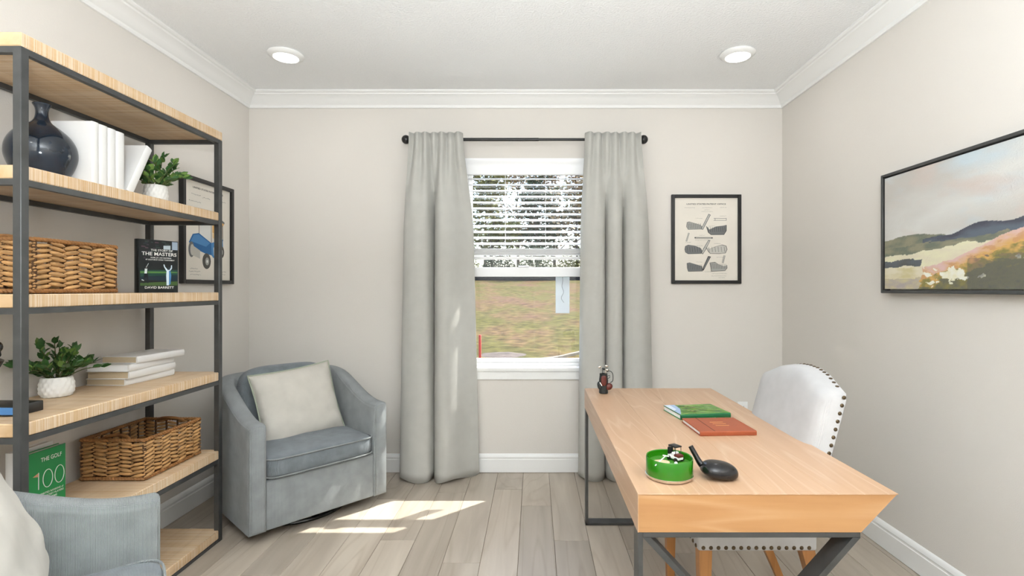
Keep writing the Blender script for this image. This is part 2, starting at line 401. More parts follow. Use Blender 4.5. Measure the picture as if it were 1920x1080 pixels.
for x in (-.213, .082):
    bm = nbm()
    for dy in (-.026, .026): tube(bm, [(x, BY+dy, 2.19), (x, BY+dy, 1.56)], .0012, 5)
    obj('ladder_cord', bm, M['vinyl'], bl)
    bm = nbm(); tube(bm, [(x+.012*math.sin(a*2.3), BY-.028-.004*math.cos(a), 1.62-.012*a) for a in [q*.5 for q in range(12)]], .0012, 5); obj('slack_cord', bm, M['vinyl'], bl)

# ------------------------------------------------------------------ outdoors
def gz(x, y):
    t = y-10.4
    z = -.26+.0655*(t if t > 0 else 0)
    if y > 47: z = -.26+.0655*36.6+.01*(y-47)
    return z+.10*noise.noise(Vector((x*.15, y*.15, 0)))*min(1, max(0, (y-6)/10))
bm = nbm()
nx, ny = 60, 90
vs = [[bm.verts.new((-40+80*i/nx, 4.0+(100*(j/ny)**1.7), gz(-40+80*i/nx, 4.0+100*(j/ny)**1.7))) for i in range(nx+1)] for j in range(ny+1)]
for j in range(ny):
    for i in range(nx): bm.faces.new((vs[j][i], vs[j][i+1], vs[j+1][i+1], vs[j+1][i]))
lm = bpy.data.materials.new('dormant_lawn'); lm.use_nodes = True
N = lm.node_tree.nodes; L = lm.node_tree.links; b = N['Principled BSDF']; b.inputs['Roughness'].default_value = .95; b.inputs['Specular IOR Level'].default_value = .1
tc = N.new('ShaderNodeTexCoord'); mp = N.new('ShaderNodeMapping'); mp.inputs['Scale'].default_value = (.35, .16, .3); L.new(tc.outputs['Object'], mp.inputs[0])
n1 = N.new('ShaderNodeTexNoise'); n1.inputs['Scale'].default_value = 1.6; n1.inputs['Detail'].default_value = 7; n1.inputs['Roughness'].default_value = .65; L.new(mp.outputs[0], n1.inputs[0])
rp = N.new('ShaderNodeValToRGB'); e = rp.color_ramp.elements
e[0].position = .34; e[0].color = lin(80, 76, 36); e[1].position = .66; e[1].color = lin(96, 72, 58)
q = e.new(.45); q.color = lin(86, 80, 44); q = e.new(.54); q.color = lin(97, 80, 52)
L.new(n1.outputs[0], rp.inputs[0])
n3 = N.new('ShaderNodeTexNoise'); n3.inputs['Scale'].default_value = 4; n3.inputs['Detail'].default_value = 6; L.new(tc.outputs['Object'], n3.inputs[0])
mr = N.new('ShaderNodeMapRange'); mr.inputs[1].default_value = .3; mr.inputs[2].default_value = .7; mr.inputs[3].default_value = .45; mr.inputs[4].default_value = 1.35; L.new(n3.outputs[0], mr.inputs[0])
mx = N.new('ShaderNodeMix'); mx.data_type = 'RGBA'; mx.blend_type = 'MULTIPLY'; mx.inputs[0].default_value = 1; L.new(rp.outputs[0], mx.inputs[6]); L.new(mr.outputs[0], mx.inputs[7]); L.new(mx.outputs[2], b.inputs['Base Color'])
struct('lawn', bm, lm)
M['dirt'] = mat('bare_dirt', lin(84, 72, 64), .95, bump=1, bscale=9, var=.4, vscale=5)
M['concrete'] = mat('pale_concrete', lin(128, 118, 102), .9, var=.1)
M['red'] = mat('red_paint', lin(196, 44, 34), .5)
M['bark'] = mat('bark', lin(92, 78, 66), .9, var=.3, vscale=4)
M['fence'] = mat('black_silt_cloth', lin(40, 34, 32), .9)
bm = nbm(); ring = []
for k in range(28):
    a = 2*PI*k/28; r = 1+.22*noise.noise(Vector((math.cos(a)*2, math.sin(a)*2, 3)))
    x, y = -.72+.62*r*math.cos(a), 11.6+.42*r*math.sin(a); ring.append((x, y))
c0 = bm.verts.new((-.72, 11.6, gz(-.72, 11.6)+.05)); rv = [bm.verts.new((x, y, gz(x, y)-.01)) for x, y in ring]
for k in range(28): bm.faces.new((c0, rv[k], rv[(k+1) % 28]))
tag(obj('dirt_patch', bm, M['dirt']), 'bare patch of dirt on the lawn beside the red stake', 'dirt')
bm = nbm(); cp = [(.1, 10.9), (.5, 11.15), (.9, 11.6), (1.6, 12.3), (3.5, 13.6)]
loops(bm, [[(x-.0, y-.09, gz(x, y)-.05), (x, y-.09, gz(x, y)+.05), (x, y+.09, gz(x, y)+.05), (x, y+.09, gz(x, y)-.05)] for x, y, *_ in [tuple(v) for v in catmull([(x, y, 0) for x, y in cp], 5)]])
tag(obj('concrete_curb', bm, M['concrete']), 'pale concrete curb curving across the lawn', 'curb')
sx_, sy_ = -1.165, 10.95
bm = nbm(); box(bm, sx_-.025, sx_+.025, sy_-.025, sy_+.025, gz(sx_, sy_)-.1, gz(sx_, sy_)+.55, .006, 1)
tag(obj('survey_stake', bm, M['red']), 'thin red stake standing in the lawn outside', 'stake')
# silt fence on the crest
sf = thing('silt_fence', 'low black cloth fence along the top of the lawn', 'fence', (0, 46.5, 0))
bm = nbm(); pts = [(-22+k*1.0, .25*math.sin(k*.8)) for k in range(45)]
loops(bm, [[(x, y-.01, gz(x, 46.5)-.1), (x, y-.01, gz(x, 46.5)+.42), (x, y+.01, gz(x, 46.5)+.42), (x, y+.01, gz(x, 46.5)-.1)] for x, y in pts]); obj('fence_cloth', bm, M['fence'], sf)
for x, y in pts[::3]:
    bm = nbm(); box(bm, x-.03, x+.03, y+.0, y+.06, gz(x, 46.5)-.1, gz(x, 46.5)+.5); obj('post', bm, M['bark'], sf)
# trees
LC = [mat('foliage_%d' % i, c, .8, var=.35, vscale=1.2) for i, c in enumerate((lin(92, 100, 58), lin(126, 122, 66), lin(154, 124, 86), lin(76, 88, 60), lin(170, 146, 112)))]
def tree(x, y, h, spread, dens, lm, label, seed, low=.25):
    rg = random.Random(seed); g = gz(x, y)-.1
    t = thing('tree', label, 'tree', (x, y, g), group='trees beyond the lawn')
    bm = nbm(); tips = []
    tr = [Vector((0, 0, 0))]
    for k in range(1, 8): tr.append(Vector((rg.uniform(-.12, .12)*k*.5, rg.uniform(-.12, .12)*k*.5, h*.92*k/7)))
    tube(bm, tr, [h*.016*(1-.85*k/7) for k in range(8)], 7); obj('trunk', bm, M['bark'], t)
    bm = nbm()
    for k in range(26):
        f = rg.uniform(low, .97); p = tr[0].lerp(tr[-1], f); i = min(int(f*7), 6); p = tr[i].lerp(tr[i+1], f*7-i) if f*7 < 7 else tr[-1]
        a = rg.uniform(0, 2*PI); ln = spread*(1.05-f*.55)*rg.uniform(.6, 1.1)
        d = Vector((math.cos(a), math.sin(a), rg.uniform(.25, .9))).normalized()
        p1 = p+d*ln*.5+Vector((0, 0, .05*ln)); p2 = p+d*ln+Vector((0, 0, .18*ln))
        tube(bm, [p, p1, p2], [h*.006, h*.004, h*.0015], 5)
        tips += [p1, p2, p1.lerp(p2, .5)]
        for _ in range(3):
            q = p.lerp(p2, rg.uniform(.35, .95)); d2 = (d+Vector((rg.uniform(-1, 1), rg.uniform(-1, 1), rg.uniform(-.2, .9)))).normalized()
            tube(bm, [q, q+d2*ln*.35], [h*.0028, h*.001], 4); tips.append(q+d2*ln*.33)
    obj('branches', bm, M['bark'], t)
    if dens:
        bm = nbm()
        for p in tips:
            for _ in range(dens*2):
                c = p+Vector((rg.gauss(0, 1), rg.gauss(0, 1), rg.gauss(0, .7)))*spread*.14
                s = rg.uniform(.12, .30); q = Matrix.Rotation(rg.uniform(0, 6), 3, 'Z') @ Matrix.Rotation(rg.uniform(-1.3, 1.3), 3, 'X')
                bm.faces.new([bm.verts.new(c+q @ Vector((u*s, v*s, 0))) for u, v in ((-1, 0), (0, -.6), (1, 0), (0, .6))])
        cr = obj('crown', bm, lm, t, smooth=False); cr['kind'] = 'stuff'
tr_spec = [(-9.5, 58, 13, 4.2, 8, 0), (-6.3, 66, 15, 4.5, 5, 3), (-4.4, 53, 11.5, 3.6, 11, 1), (-1.9, 62, 14, 4.4, 6, 4), (.3, 55, 12.5, 3.6, 10, 3), (2.4, 60, 14, 4.3, 7, 2), (4.3, 52, 12, 3.4, 3, 4), (6.2, 57, 13, 4.3, 8, 1), (9.5, 62, 15, 4.8, 9, 0), (-14, 60, 14, 5, 8, 3), (14, 58, 14, 5, 8, 0)]
tl = ['dark green leafy tree far left beyond the lawn', 'tall thin-leaved green tree left of centre beyond the lawn', 'olive bushy tree just left of the blind cord', 'tall tan-leaved tree in the middle beyond the lawn', 'dark dense tree in the middle of the window view', 'tall brown autumn tree right of the middle', 'sparse almost bare tree at the right of the view', 'olive green tree at the right edge of the view', 'large dark green tree beyond the right curtain', 'dark tree beyond the left curtain', 'broad green tree farthest right beyond the lawn']
for i, (x, y, h, s, d, c) in enumerate(tr_spec): tree(x, y, h, s, d, LC[c], tl[i], 40+i, .12 if d > 6 else .25)
sh_l = ['low olive shrub at the foot of the leftmost trees', 'low dark shrub left of the middle beyond the fence', 'wide green shrub in the middle beyond the fence', 'low yellow-green shrub right of the middle', 'dark shrub at the right edge beyond the fence']
for i, (x, y, w, h, c) in enumerate(((-8, 50, 2.7, 3.4, 1), (-3.6, 52, 1.9, 2.8, 3), (.1, 50.5, 1.8, 3.2, 0), (3.6, 52, 1.8, 2.8, 1), (7.5, 50.5, 2.1, 3.4, 3))):
    rg = random.Random(i); t = thing('shrub', sh_l[i], 'shrub', (x, y, gz(x, y)-.05), group='shrubs beyond the fence')
    bm = nbm()
    for k in range(7): tube(bm, [(0, 0, 0), (w*.4*math.cos(k), .5*math.sin(k), h*.7)], [.05, .02], 5)
    obj('stems', bm, M['bark'], t); bm = nbm()
    for k in range(2600):
        a = rg.uniform(0, 2*PI); u = rg.random()**.5
        c_ = Vector((w*u*math.cos(a), 1.2*u*math.sin(a), h*(.1+rg.random()*.95*(1-.6*u*u)))); s = rg.uniform(.07, .16)
        q = Matrix.Rotation(rg.uniform(0, 6), 3, 'Z') @ Matrix.Rotation(rg.uniform(-1.4, 1.4), 3, 'X')
        bm.faces.new([bm.verts.new(c_+q @ Vector((p*s, v*s, 0))) for p, v in ((-1, 0), (0, -.6), (1, 0), (0, .6))])
    cr = obj('foliage', bm, LC[c], t, smooth=False); cr['kind'] = 'stuff'

# ------------------------------------------------------------------ curtains
YR = 3.622; ZR = 2.388
rod = thing('curtain_rod', 'black metal curtain rod with ball finials above the window', 'curtain rod', (0, YR, ZR))
bm = nbm(); tube(bm, [(-.885, 0, 0), (.03, 0, 0)], .0115, 12); tube(bm, [(.0, 0, 0), (.745, 0, 0)], .0095, 12); obj('pole', bm, M['black'], rod)
for x in (-.908, .772):
    bm = nbm(); ball(bm, (x, 0, 0), .031, .031, .031, 20, 14); tube(bm, [(x*.965, 0, 0), (x, 0, 0)], .014, 12); obj('finial', bm, M['black'], rod)
for x in (-.84, .70):
    bm = nbm(); box(bm, x-.008, x+.008, -.005, YB-YR, -.022, -.010); box(bm, x-.02, x+.02, YB-YR-.005, YB-YR, -.05, .02); obj('bracket', bm, M['black'], rod)
def curtain(label, top, bot, zt, zb, hemx):
    n = len(top); bm = nbm(); NZ = 44; rows = []
    for j in range(NZ+1):
        f = j/NZ; z = lerp(zt, zb, f)
        a = sstep(min(1, f/.30)); a2 = f**.9
        P = []
        for k in range(n):
            x = lerp(top[k][0], bot[k][0], .55*a2+.45*a); y = lerp(top[k][1], bot[k][1], a)
            if .012 < f < .05: y = YR-.03+(y-YR+.03)*.8
            P.append((x, y, z))
        row = catmull(P, 7)
        for i, p in enumerate(row): p.y += .004*noise.noise(Vector((p.x*9, z*2.2, 1)))+.0; p.z += .012*math.sin(i*.21)*(f > .98)
        rows.append([bm.verts.new(p) for p in row])
    for a, b_ in zip(rows, rows[1:]):
        for i in range(len(a)-1): bm.faces.new((a[i], a[i+1], b_[i+1], b_[i]))
    o = obj('curtain', bm, M['curtain'], ang=80); tag(o, label, 'curtain', 'window curtains')
    s = o.modifiers.new('thick', 'SOLIDIFY'); s.thickness = .004
    return o
def gather(x0, x1, n, amp, ph):
    return [(lerp(x0, x1, k/(n-1)), YR-.042+amp*(1 if (k+ph) % 2 else -1)*(.7+.3*math.sin(k*1.7))) for k in range(n)]
curtain('grey cloth curtain on the left of the window, catching the sun',
        gather(-.875, -.505, 14, .025, 0),
        [(-.945, 3.62), (-.93, 3.55), (-.875, 3.515), (-.80, 3.50), (-.735, 3.515), (-.712, 3.57), (-.70, 3.63), (-.690, 3.55), (-.655, 3.495), (-.60, 3.485), (-.545, 3.53), (-.495, 3.59), (-.44, 3.635), (-.395, 3.66)], 2.425, .012, 0)
curtain('grey cloth curtain on the right of the window, behind the desk',
        gather(.358, .745, 14, .025, 1),
        [(.315, 3.64), (.325, 3.57), (.36, 3.54), (.42, 3.53), (.475, 3.555), (.50, 3.62), (.508, 3.56), (.55, 3.53), (.60, 3.55), (.625, 3.63), (.64, 3.57), (.70, 3.54), (.78, 3.56), (.845, 3.63)], 2.425, .012, 0)

# ------------------------------------------------------------------ ceiling lamps
lamp_labels = ['round white ceiling light above the bookshelf side of the window', 'round white ceiling light above the desk side of the window', 'round white ceiling light behind the camera on the bookshelf side', 'round white ceiling light behind the camera on the desk side']
for i, (x, y) in enumerate(((-1.49, 3.07), (1.215, 3.06), (-1.49, .2), (1.215, .2))):
    t = thing('ceiling_light', lamp_labels[i], 'ceiling light', (x, y, ZC), group='ceiling disc lights')
    bm = nbm(); lathe(bm, [(.098, -.0005), (.102, -.006), (.100, -.012), (.085, -.022), (.072, -.026), (.070, -.024), (.070, -.001)], 40); obj('trim_ring', bm, M['white'], t)
    bm = nbm(); lathe(bm, [(.0695, -.003), (.0695, -.0245), (.05, -.029), (.02, -.031), (.001, -.0315)], 40); obj('lens', bm, M['lens'], t)
    ld = bpy.data.lights.new('lamp_light', 'AREA'); ld.shape = 'DISK'; ld.size = .14; ld.energy = LAMP_W; ld.color = (1, .975, .95)
    lo = bpy.data.objects.new('lamp_light', ld); COL.objects.link(lo); lo.parent = t; lo.location = (0, 0, -.036)

# unseen uplighter added behind the camera to brighten ceiling and walls by bounce
t = thing('added_uplighter', 'white uplighter added unseen behind the camera as fill light', 'added fill lamp', (0, -.32, .0005))
bm = nbm(); lathe(bm, [(.14, 0), (.145, .008), (.13, .02), (.02, .03), (.001, .031)], 40); obj('base', bm, M['white'], t)
bm = nbm(); tube(bm, [(0, 0, .025), (0, 0, 1.40)], .011, 14); obj('pole', bm, M['white'], t)
bm = nbm(); lathe(bm, [(.02, 1.39), (.05, 1.395), (.12, 1.42), (.17, 1.465), (.175, 1.47), (.168, 1.47), (.115, 1.432), (.02, 1.41)], 40); obj('added_lamp_shade', bm, M['white'], t)
ld = bpy.data.lights.new('added_uplight', 'AREA'); ld.shape = 'DISK'; ld.size = .24; ld.energy = UPLIGHT_W; ld.color = (.90, .955, 1)
lo = bpy.data.objects.new('added_uplight', ld); COL.objects.link(lo); lo.parent = t; lo.location = (0, 0, 1.466); lo.rotation_euler = (PI, 0, 0)
# ------------------------------------------------------------------ pictures
def picture(name, label, cat, w, h, fw, depth, mtx, paper):
    """local: x right, z up, facing -y; origin at the lower centre on the wall"""
    t = thing(name, label, cat); t.matrix_local = mtx
    bm = nbm()
    for (a, b_, c_, d_) in ((-w/2, -w/2+fw, 0, h), (w/2-fw, w/2, 0, h), (-w/2+fw, w/2-fw, 0, fw), (-w/2+fw, w/2-fw, h-fw, h)):
        box(bm, a, b_, -depth, -.001, c_, d_, .0015, 1)
    obj('frame', bm, M['black'] if cat != 'painting' else M['metal'], t)
    if paper:
        bm = nbm(); box(bm, -w/2+fw-.003, w/2-fw+.003, -depth*.45, -.002, fw-.003, h-fw+.003); obj('paper', bm, paper, t)
    return t
M['paper'] = mat('cream_paper', lin(230, 224, 213), .8, var=.04, vscale=5)
PWd, PHt, FWd = .504, .645, .024
INK = lin(70, 70, 70); G1 = lin(120, 122, 122); G2 = lin(165, 165, 160); G3 = lin(196, 194, 186)
def poly_circle(cx, cy, rx, ry, n=20, a0=0): return [(cx+rx*math.cos(a0+2*PI*k/n), cy+ry*math.sin(a0+2*PI*k/n)) for k in range(n)]
def bar(x0, y0, x1, y1, w):
    dx, dy = x1-x0, y1-y0; l = math.hypot(dx, dy) or 1; nx_, ny_ = -dy/l*w/2, dx/l*w/2
    return [(x0+nx_, y0+ny_), (x1+nx_, y1+ny_), (x1-nx_, y1-ny_), (x0-nx_, y0-ny_)]
def squig(x0, y0, w, h, n, rg): # scribbled caption of short strokes
    out = []; x = x0
    while x < x0+w:
        l = rg.uniform(4, 9); out.append((bar(x, y0+rg.uniform(-h, h)*.3, x+l, y0+rg.uniform(-h, h)*.3, rg.uniform(1.5, 3)), G1)); x += l+rg.uniform(2, 4)
    return out
tF = Matrix.Rotation(R(90), 4, 'X')        # text plane xy -> xz, facing -y
def place_fn(x0, x1, yt, yb, depth):       # photo-crop units -> local paper coordinates
    W_ = PWd-2*FWd; H_ = PHt-2*FWd
    return lambda x, y, k: (-W_/2+W_*(x-x0)/(x1-x0), -depth*.45-.0004-k, FWd+H_*(yb-y)/(yb-yt))
# club patent print on the back wall
t = picture('framed_print', 'black framed patent print of golf club heads on the window wall', 'picture', PWd, PHt, FWd, .022, Matrix.Translation((1.244, YB, 1.369)), M['paper'])
pf = place_fn(195, 825, 118, 955, .022); rg = random.Random(3); D = []
def head(pts, c, hatch=6):
    D.append((pts, INK)); cx = sum(p[0] for p in pts)/len(pts); cy = sum(p[1] for p in pts)/len(pts)
    D.append(([(cx+(x-cx)*.95, cy+(y-cy)*.92) for x, y in pts], c))
    xs = [p[0] for p in pts]
    for k in range(hatch):
        x = lerp(min(xs), max(xs), (k+1)/(hatch+1)); D.append((bar(x, cy-26, x+6, cy+26, 3), INK))
head([(318, 365), (340, 358), (455, 392), (470, 410), (462, 436), (330, 440), (312, 410)], G2, 8)
D.append(([(455, 436), (478, 392), (535, 278), (556, 290), (500, 400), (480, 440)], G1)); D.append(([(465, 430), (484, 394), (538, 286), (548, 292), (492, 400), (478, 432)], G3))
head([(508, 400), (540, 440), (610, 408), (680, 400), (716, 392), (716, 450), (690, 492), (560, 494), (530, 470)], G1, 9)
for (x0, y0, x1, y1) in ((585, 325, 712, 325), (585, 345, 712, 345), (712, 322, 712, 348), (600, 322, 600, 348)): D.append((bar(x0, y0, x1, y1, 4), G1))
D.append((bar(312, 560, 338, 472, 14), G1)); D.append((bar(312, 560, 338, 472, 7), G3))
D.append((bar(395, 522, 575, 524, 14), INK)); D.append((bar(405, 522, 565, 524, 6), G3))
head([(294, 640), (300, 608), (330, 594), (400, 604), (456, 628), (470, 650), (462, 684), (330, 688), (302, 670)], G1, 6)
D.append(([(460, 680), (482, 630), (532, 545), (552, 550), (510, 640), (478, 690)], G1)); D.append(([(468, 676), (488, 634), (534, 553), (545, 555), (502, 640), (478, 680)], G3))
head([(505, 615), (545, 636), (600, 612), (670, 592), (712, 604), (722, 640), (706, 678), (640, 686), (550, 684), (528, 660)], G3, 6)
head([(316, 780), (345, 774), (470, 812), (476, 862), (330, 866), (318, 830)], G1, 8)
D.append(([(470, 850), (480, 820), (530, 708), (558, 714), (500, 826), (484, 856)], INK)); D.append(([(478, 846), (488, 820), (534, 716), (550, 720), (498, 822)], G1))
head([(545, 776), (600, 768), (640, 796), (690, 812), (720, 800), (722, 830), (700, 858), (560, 866)], G2, 10)
D.append((bar(676, 780, 694, 702, 16), G1)); D.append((bar(676, 780, 694, 702, 8), G3))
for (x, y, w) in ((292, 216, 104), (470, 217, 96), (645, 215, 64), (462, 257, 108), (495, 238, 46), (404, 325, 62), (645, 302, 60), (536, 404, 60), (440, 497, 58), (412, 604, 62), (588, 582, 62), (410, 768, 64), (612, 720, 62), (500, 868, 54), (566, 886, 150), (564, 910, 140), (630, 928, 60), (300, 570, 56), (400, 545, 150)): D += squig(x, y, w, 7, 0, rg)
print_obj('patent_drawing', D, pf, M['ink'], t)['kind'] = 'stuff'
text_obj('heading', 'UNITED STATES PATENT OFFICE', .0145, Matrix.Translation((0, -.0112, FWd+.597*(955-191)/837)) @ tF, INK, t, width=.285)
# golf cart patent print on the left wall (faces +x)
mL = Matrix.Translation((XL, 3.235, 1.363)) @ Matrix.Rotation(R(90), 4, 'Z')
t = picture('framed_print', 'black framed patent print of a blue golf cart behind the bookshelf', 'picture', PWd, PHt, FWd, .03, mL, M['paper'])
pf = place_fn(0, 400, 0, 530, .03); D = []; BL = lin(58, 108, 160); BL2 = lin(84, 138, 190); OR = lin(222, 178, 116)
D += [([(90, 150), (230, 140), (350, 190), (345, 200), (215, 158), (90, 160)], G1), ([(215, 158), (345, 200), (330, 215), (225, 180)], OR), (bar(120, 165, 122, 300, 4), INK), (bar(225, 180, 226, 320, 4), INK), (bar(330, 210, 332, 300, 4), INK),
      ([(130, 175), (222, 182), (222, 315), (130, 290)], lin(226, 226, 222)), ([(235, 190), (326, 215), (326, 285), (235, 260)], OR), ([(235, 262), (326, 288), (320, 310), (238, 290)], lin(236, 204, 150)),
      ([(40, 330), (70, 285), (120, 275), (225, 320), (235, 390), (180, 385), (60, 355)], BL), ([(55, 325), (78, 290), (118, 282), (215, 322), (180, 345)], BL2), ([(225, 320), (330, 290), (335, 350), (245, 405), (228, 390)], BL2), ([(245, 345), (290, 330), (290, 365), (248, 390)], lin(226, 226, 222)),
      (poly_circle(60, 368, 24, 42), G1), (poly_circle(66, 370, 15, 30), G3), ([(66, 345), (130, 370), (130, 415), (70, 400)], G3), (poly_circle(185, 425, 36, 44), lin(92, 90, 86)), (poly_circle(190, 426, 17, 22), G2), (poly_circle(190, 426, 7, 9), lin(236, 236, 232)),
      (poly_circle(322, 365, 22, 34), lin(92, 90, 86)), (poly_circle(324, 366, 10, 15), G2)]
for (x, y, w) in ((60, 70, 70), (150, 76, 60), (290, 72, 70), (40, 108, 90), (50, 470, 60), (40, 486, 90), (50, 502, 80), (250, 480, 110), (260, 496, 90)): D += squig(x, y, w, 7, 0, rg)
print_obj('patent_drawing', D, pf, M['ink'], t)['kind'] = 'stuff'
text_obj('heading', 'UNITED STATES PATENT OFFICE', .0145, Matrix.Translation((0, -.0152, FWd+.597*(530-40)/530)) @ tF, INK, t, width=.30)
# landscape painting on the right wall (faces -x)
PGW, PGH = .93, .595
mR = Matrix.Translation((XR, 2.60-PGW/2, 1.31)) @ Matrix.Rotation(R(-90), 4, 'Z')
t = picture('landscape_painting', 'framed landscape painting of a moor under a cloudy sky', 'painting', PGW, PGH, .014, .042, mR, None)
def fbm(x, y, s=0, o=4): return sum(noise.noise(Vector((x*2**k, y*2**k, s+k*7)))/2**k for k in range(o))
def mixc(a, b_, t_): t_ = max(0, min(1, t_)); return tuple(a[i]+(b_[i]-a[i])*t_ for i in range(3))+(1,)
C_ = {k: lin(*v) for k, v in dict(grey=(196, 192, 186), cloud=(216, 216, 212), blue=(196, 208, 214), pinkc=(206, 192, 184), ridge=(84, 86, 96), ridge2=(104, 112, 124), olive=(150, 146, 124), green=(120, 126, 112), pale=(222, 214, 190), dark=(98, 100, 98), yellow=(206, 196, 152), orange=(214, 172, 108), rust=(200, 150, 118), pink=(220, 188, 182), cream=(228, 224, 192), shrub=(112, 110, 96), shrub2=(140, 134, 84), mauve=(176, 166, 164)).items()}
def paint(p, q):
    n = fbm(p*3.2, q*5, 1); n2 = fbm(p*9, q*16, 5); n3 = fbm(p*22, q*22, 9)
    diag = q-(.42+.55*p)
    c = mixc(C_['grey'], C_['cloud'], .5+2.2*(-abs(diag+.05+.12*n)+.16))
    c = mixc(c, C_['blue'], 1.4*fbm(p*2.3+4, q*3.5, 3)-.15 + .5*max(0, .62-q)*(p < .35))
    c = mixc(c, C_['pinkc'], 1.6*fbm(p*2+9, q*3, 13)-.2+.4*max(0, q-.8))
    hz = .425+.028*math.sin(p*7+.3)+.012*n2
    rd = .40+.075*sstep((p-.3)/.35)+.012*math.sin(p*23)+.006*n2
    if q < hz: c = mixc(C_['olive'], C_['green'], .5+n2)
    if q < rd and p > .28: c = mixc(C_['ridge'], C_['ridge2'], (rd-q)/.06+n2*.6)
    if q < .365+.02*n2+.03*p: c = mixc(C_['green'], C_['olive'], .4+1.2*n2-.3*(p > .5))
    if q < .30+.10*max(0, p-.2)+.02*n2: c = mixc(C_['pale'], C_['cream'], .5+n2)
    if p < .27+.08*n and .19 < q+.015*n2 < .25: c = mixc(C_['dark'], C_['ridge2'], .4*n2+.2)
    if q < .185+.01*n2: c = mixc(C_['yellow'], C_['pale'], .5+n2)
    if q < .085+.03*n2+.02*p: c = mixc(C_['mauve'], C_['yellow'], .35+n2)
    e_ = .17+.26*sstep((p-.22)/.75)+.02*n2
    if p > .26+.05*n2 and q < e_:
        d = (e_-q)
        c = mixc(C_['pink'], C_['orange'], d/.07+.6*n2+.3*n3)
        if d > .03 and n2 > .05: c = mixc(c, C_['rust'], .6)
        if d > .09+.05*n2:
            c = mixc(C_['shrub2'], C_['orange'], .5+1.2*n3-(d-.09)*4)
        if d > .16+.08*n2: c = mixc(C_['shrub'], C_['shrub2'], .35+.9*n3)
        b_ = math.exp(-((p-.42)/.13)**2-((q-.11)/.075)**2)
        if b_+.7*n2+.35*n3 > .62: c = mixc(C_['cream'], lin(236, 236, 224), .5+n3)
        if p > .55 and q < .22+.1*n2: c = mixc(c, C_['dark'], .55+.5*n3)
    return c
bm = nbm(); lay = bm.verts.layers.float_color.new('Col'); NU, NV = 300, 200
pv = []
for j in range(NV+1):
    for i in range(NU+1):
        p, q = i/NU, j/NV; v = bm.verts.new((-PGW/2+.02+(PGW-.04)*p, -.034, .02+(PGH-.04)*q)); v[lay] = paint(p, q); pv.append(v)
for j in range(NV):
    for i in range(NU): a = j*(NU+1)+i; bm.faces.new((pv[a], pv[a+1], pv[a+NU+2], pv[a+NU+1]))
box(bm, -PGW/2+.02, PGW/2-.02, -.033, -.002, .02, PGH-.02)
cv = obj('canvas', bm, M['paint'], t, smooth=False)

# ------------------------------------------------------------------ outlet
t = thing('wall_outlet', 'white electrical outlet on the wall behind the desk', 'outlet', (1.512, YB, .455))
bm = nbm(); box(bm, -.036, .036, -.006, 0, -.058, .058, .003, 2); obj('cover_plate', bm, M['white'], t)
for z in (.02, -.02):
    bm = nbm(); lathe(bm, [(.0165, -.002), (.0165, .001), (.001, .0012)], 20, sy=.85)
    o = obj('receptacle', bm, M['white'], t); o.matrix_local = Matrix.Translation((0, -.0063, z)) @ Matrix.Rotation(R(90), 4, 'X')
    bm = nbm(); box(bm, -.0075, -.0055, .0012, .0016, 0, .008); box(bm, .0055, .0075, .0012, .0016, 0, .007); box(bm, -.002, .002, .0012, .0016, -.010, -.006)
    bm2 = nbm(); bm2.free()
    for v in bm.verts: v.co = Vector((v.co.x, v.co.z, v.co.y))
    obj('slots', bm, M['slot'], o)

# ------------------------------------------------------------------ bookshelf
SX0, SX1, SY0, SY1 = -2.045, -1.655, 1.650, 2.716; PS = .028
SH = [.062, .480, .893, 1.313, 1.732, 2.160]
bs = thing('bookshelf', 'tall open bookshelf with oak shelves and dark metal frame', 'bookshelf', (0, 0, 0))
for x in (SX0, SX1-PS):
    for y in (SY0, SY1-PS):
        bm = nbm(); box(bm, x, x+PS, y, y+PS, .001, SH[5]-.045, .002, 1); obj('post', bm, M['metal'], bs)
for k, z in enumerate(SH):
    th = .045; zr = z-th
    bm = nbm(); ins = .004 if k < 5 else 0
    box(bm, SX0+ins, SX1-ins, SY0+ins, SY1-ins, zr+.0005, z, .003, 1); obj('shelf_board', bm, M['shelf'], bs)
    r0, r1 = (zr-.020, zr) if k else (.001, zr)
    for (a, b_, c_, d_) in ((SX0+.003, SX0+.023, SY0+PS, SY1-PS), (SX1-.023, SX1-.003, SY0+PS, SY1-PS), (SX0+PS, SX1-PS, SY0+.003, SY0+.023), (SX0+PS, SX1-PS, SY1-.023, SY1-.003)):
        bm = nbm(); box(bm, a, b_, c_, d_, r0, r1); obj('rail', bm, M['metal'], bs)

# ------------------------------------------------------------------ books
def book(name, label, t_, d, h, cover, pages, mtx, group=None, spine=None, hard=True):
    """local: thickness +x, spine at y=0 facing -y, height +z"""
    b_ = thing(name, label, 'book', group=group); b_.matrix_local = mtx
    e = .003 if hard else .001; ct = .003
    bm = nbm()
    box(bm, 0, ct, .002, d, 0, h, .0008, 1); box(bm, t_-ct, t_, .002, d, 0, h, .0008, 1)
    obj('cover', bm, cover, b_)
    bm = nbm(); sec = []
    for k in range(9):
        a = PI*k/8; sec.append((t_/2-t_/2*math.cos(a), .004-.005*math.sin(a)))
    sec += [(t_-.001, .006), (.001, .006)]
    loops(bm, [[(x, y, z) for x, y in sec] for z in (0, h)]); obj('spine', bm, spine or cover, b_)
    bm = nbm(); box(bm, ct, t_-ct, .005, d-e-.001, e, h-e); obj('pages', bm, pages, b_)
    return b_
Rz = lambda a: Matrix.Rotation(R(a), 4, 'Z'); Rx = lambda a: Matrix.Rotation(R(a), 4, 'X'); Ry = lambda a: Matrix.Rotation(R(a), 4, 'Y'); Tr = lambda *p: Matrix.Translation(p)
S2, S3, S4, S5 = SH[4]+.0005, SH[3]+.0005, SH[2]+.0005, SH[1]+.0005
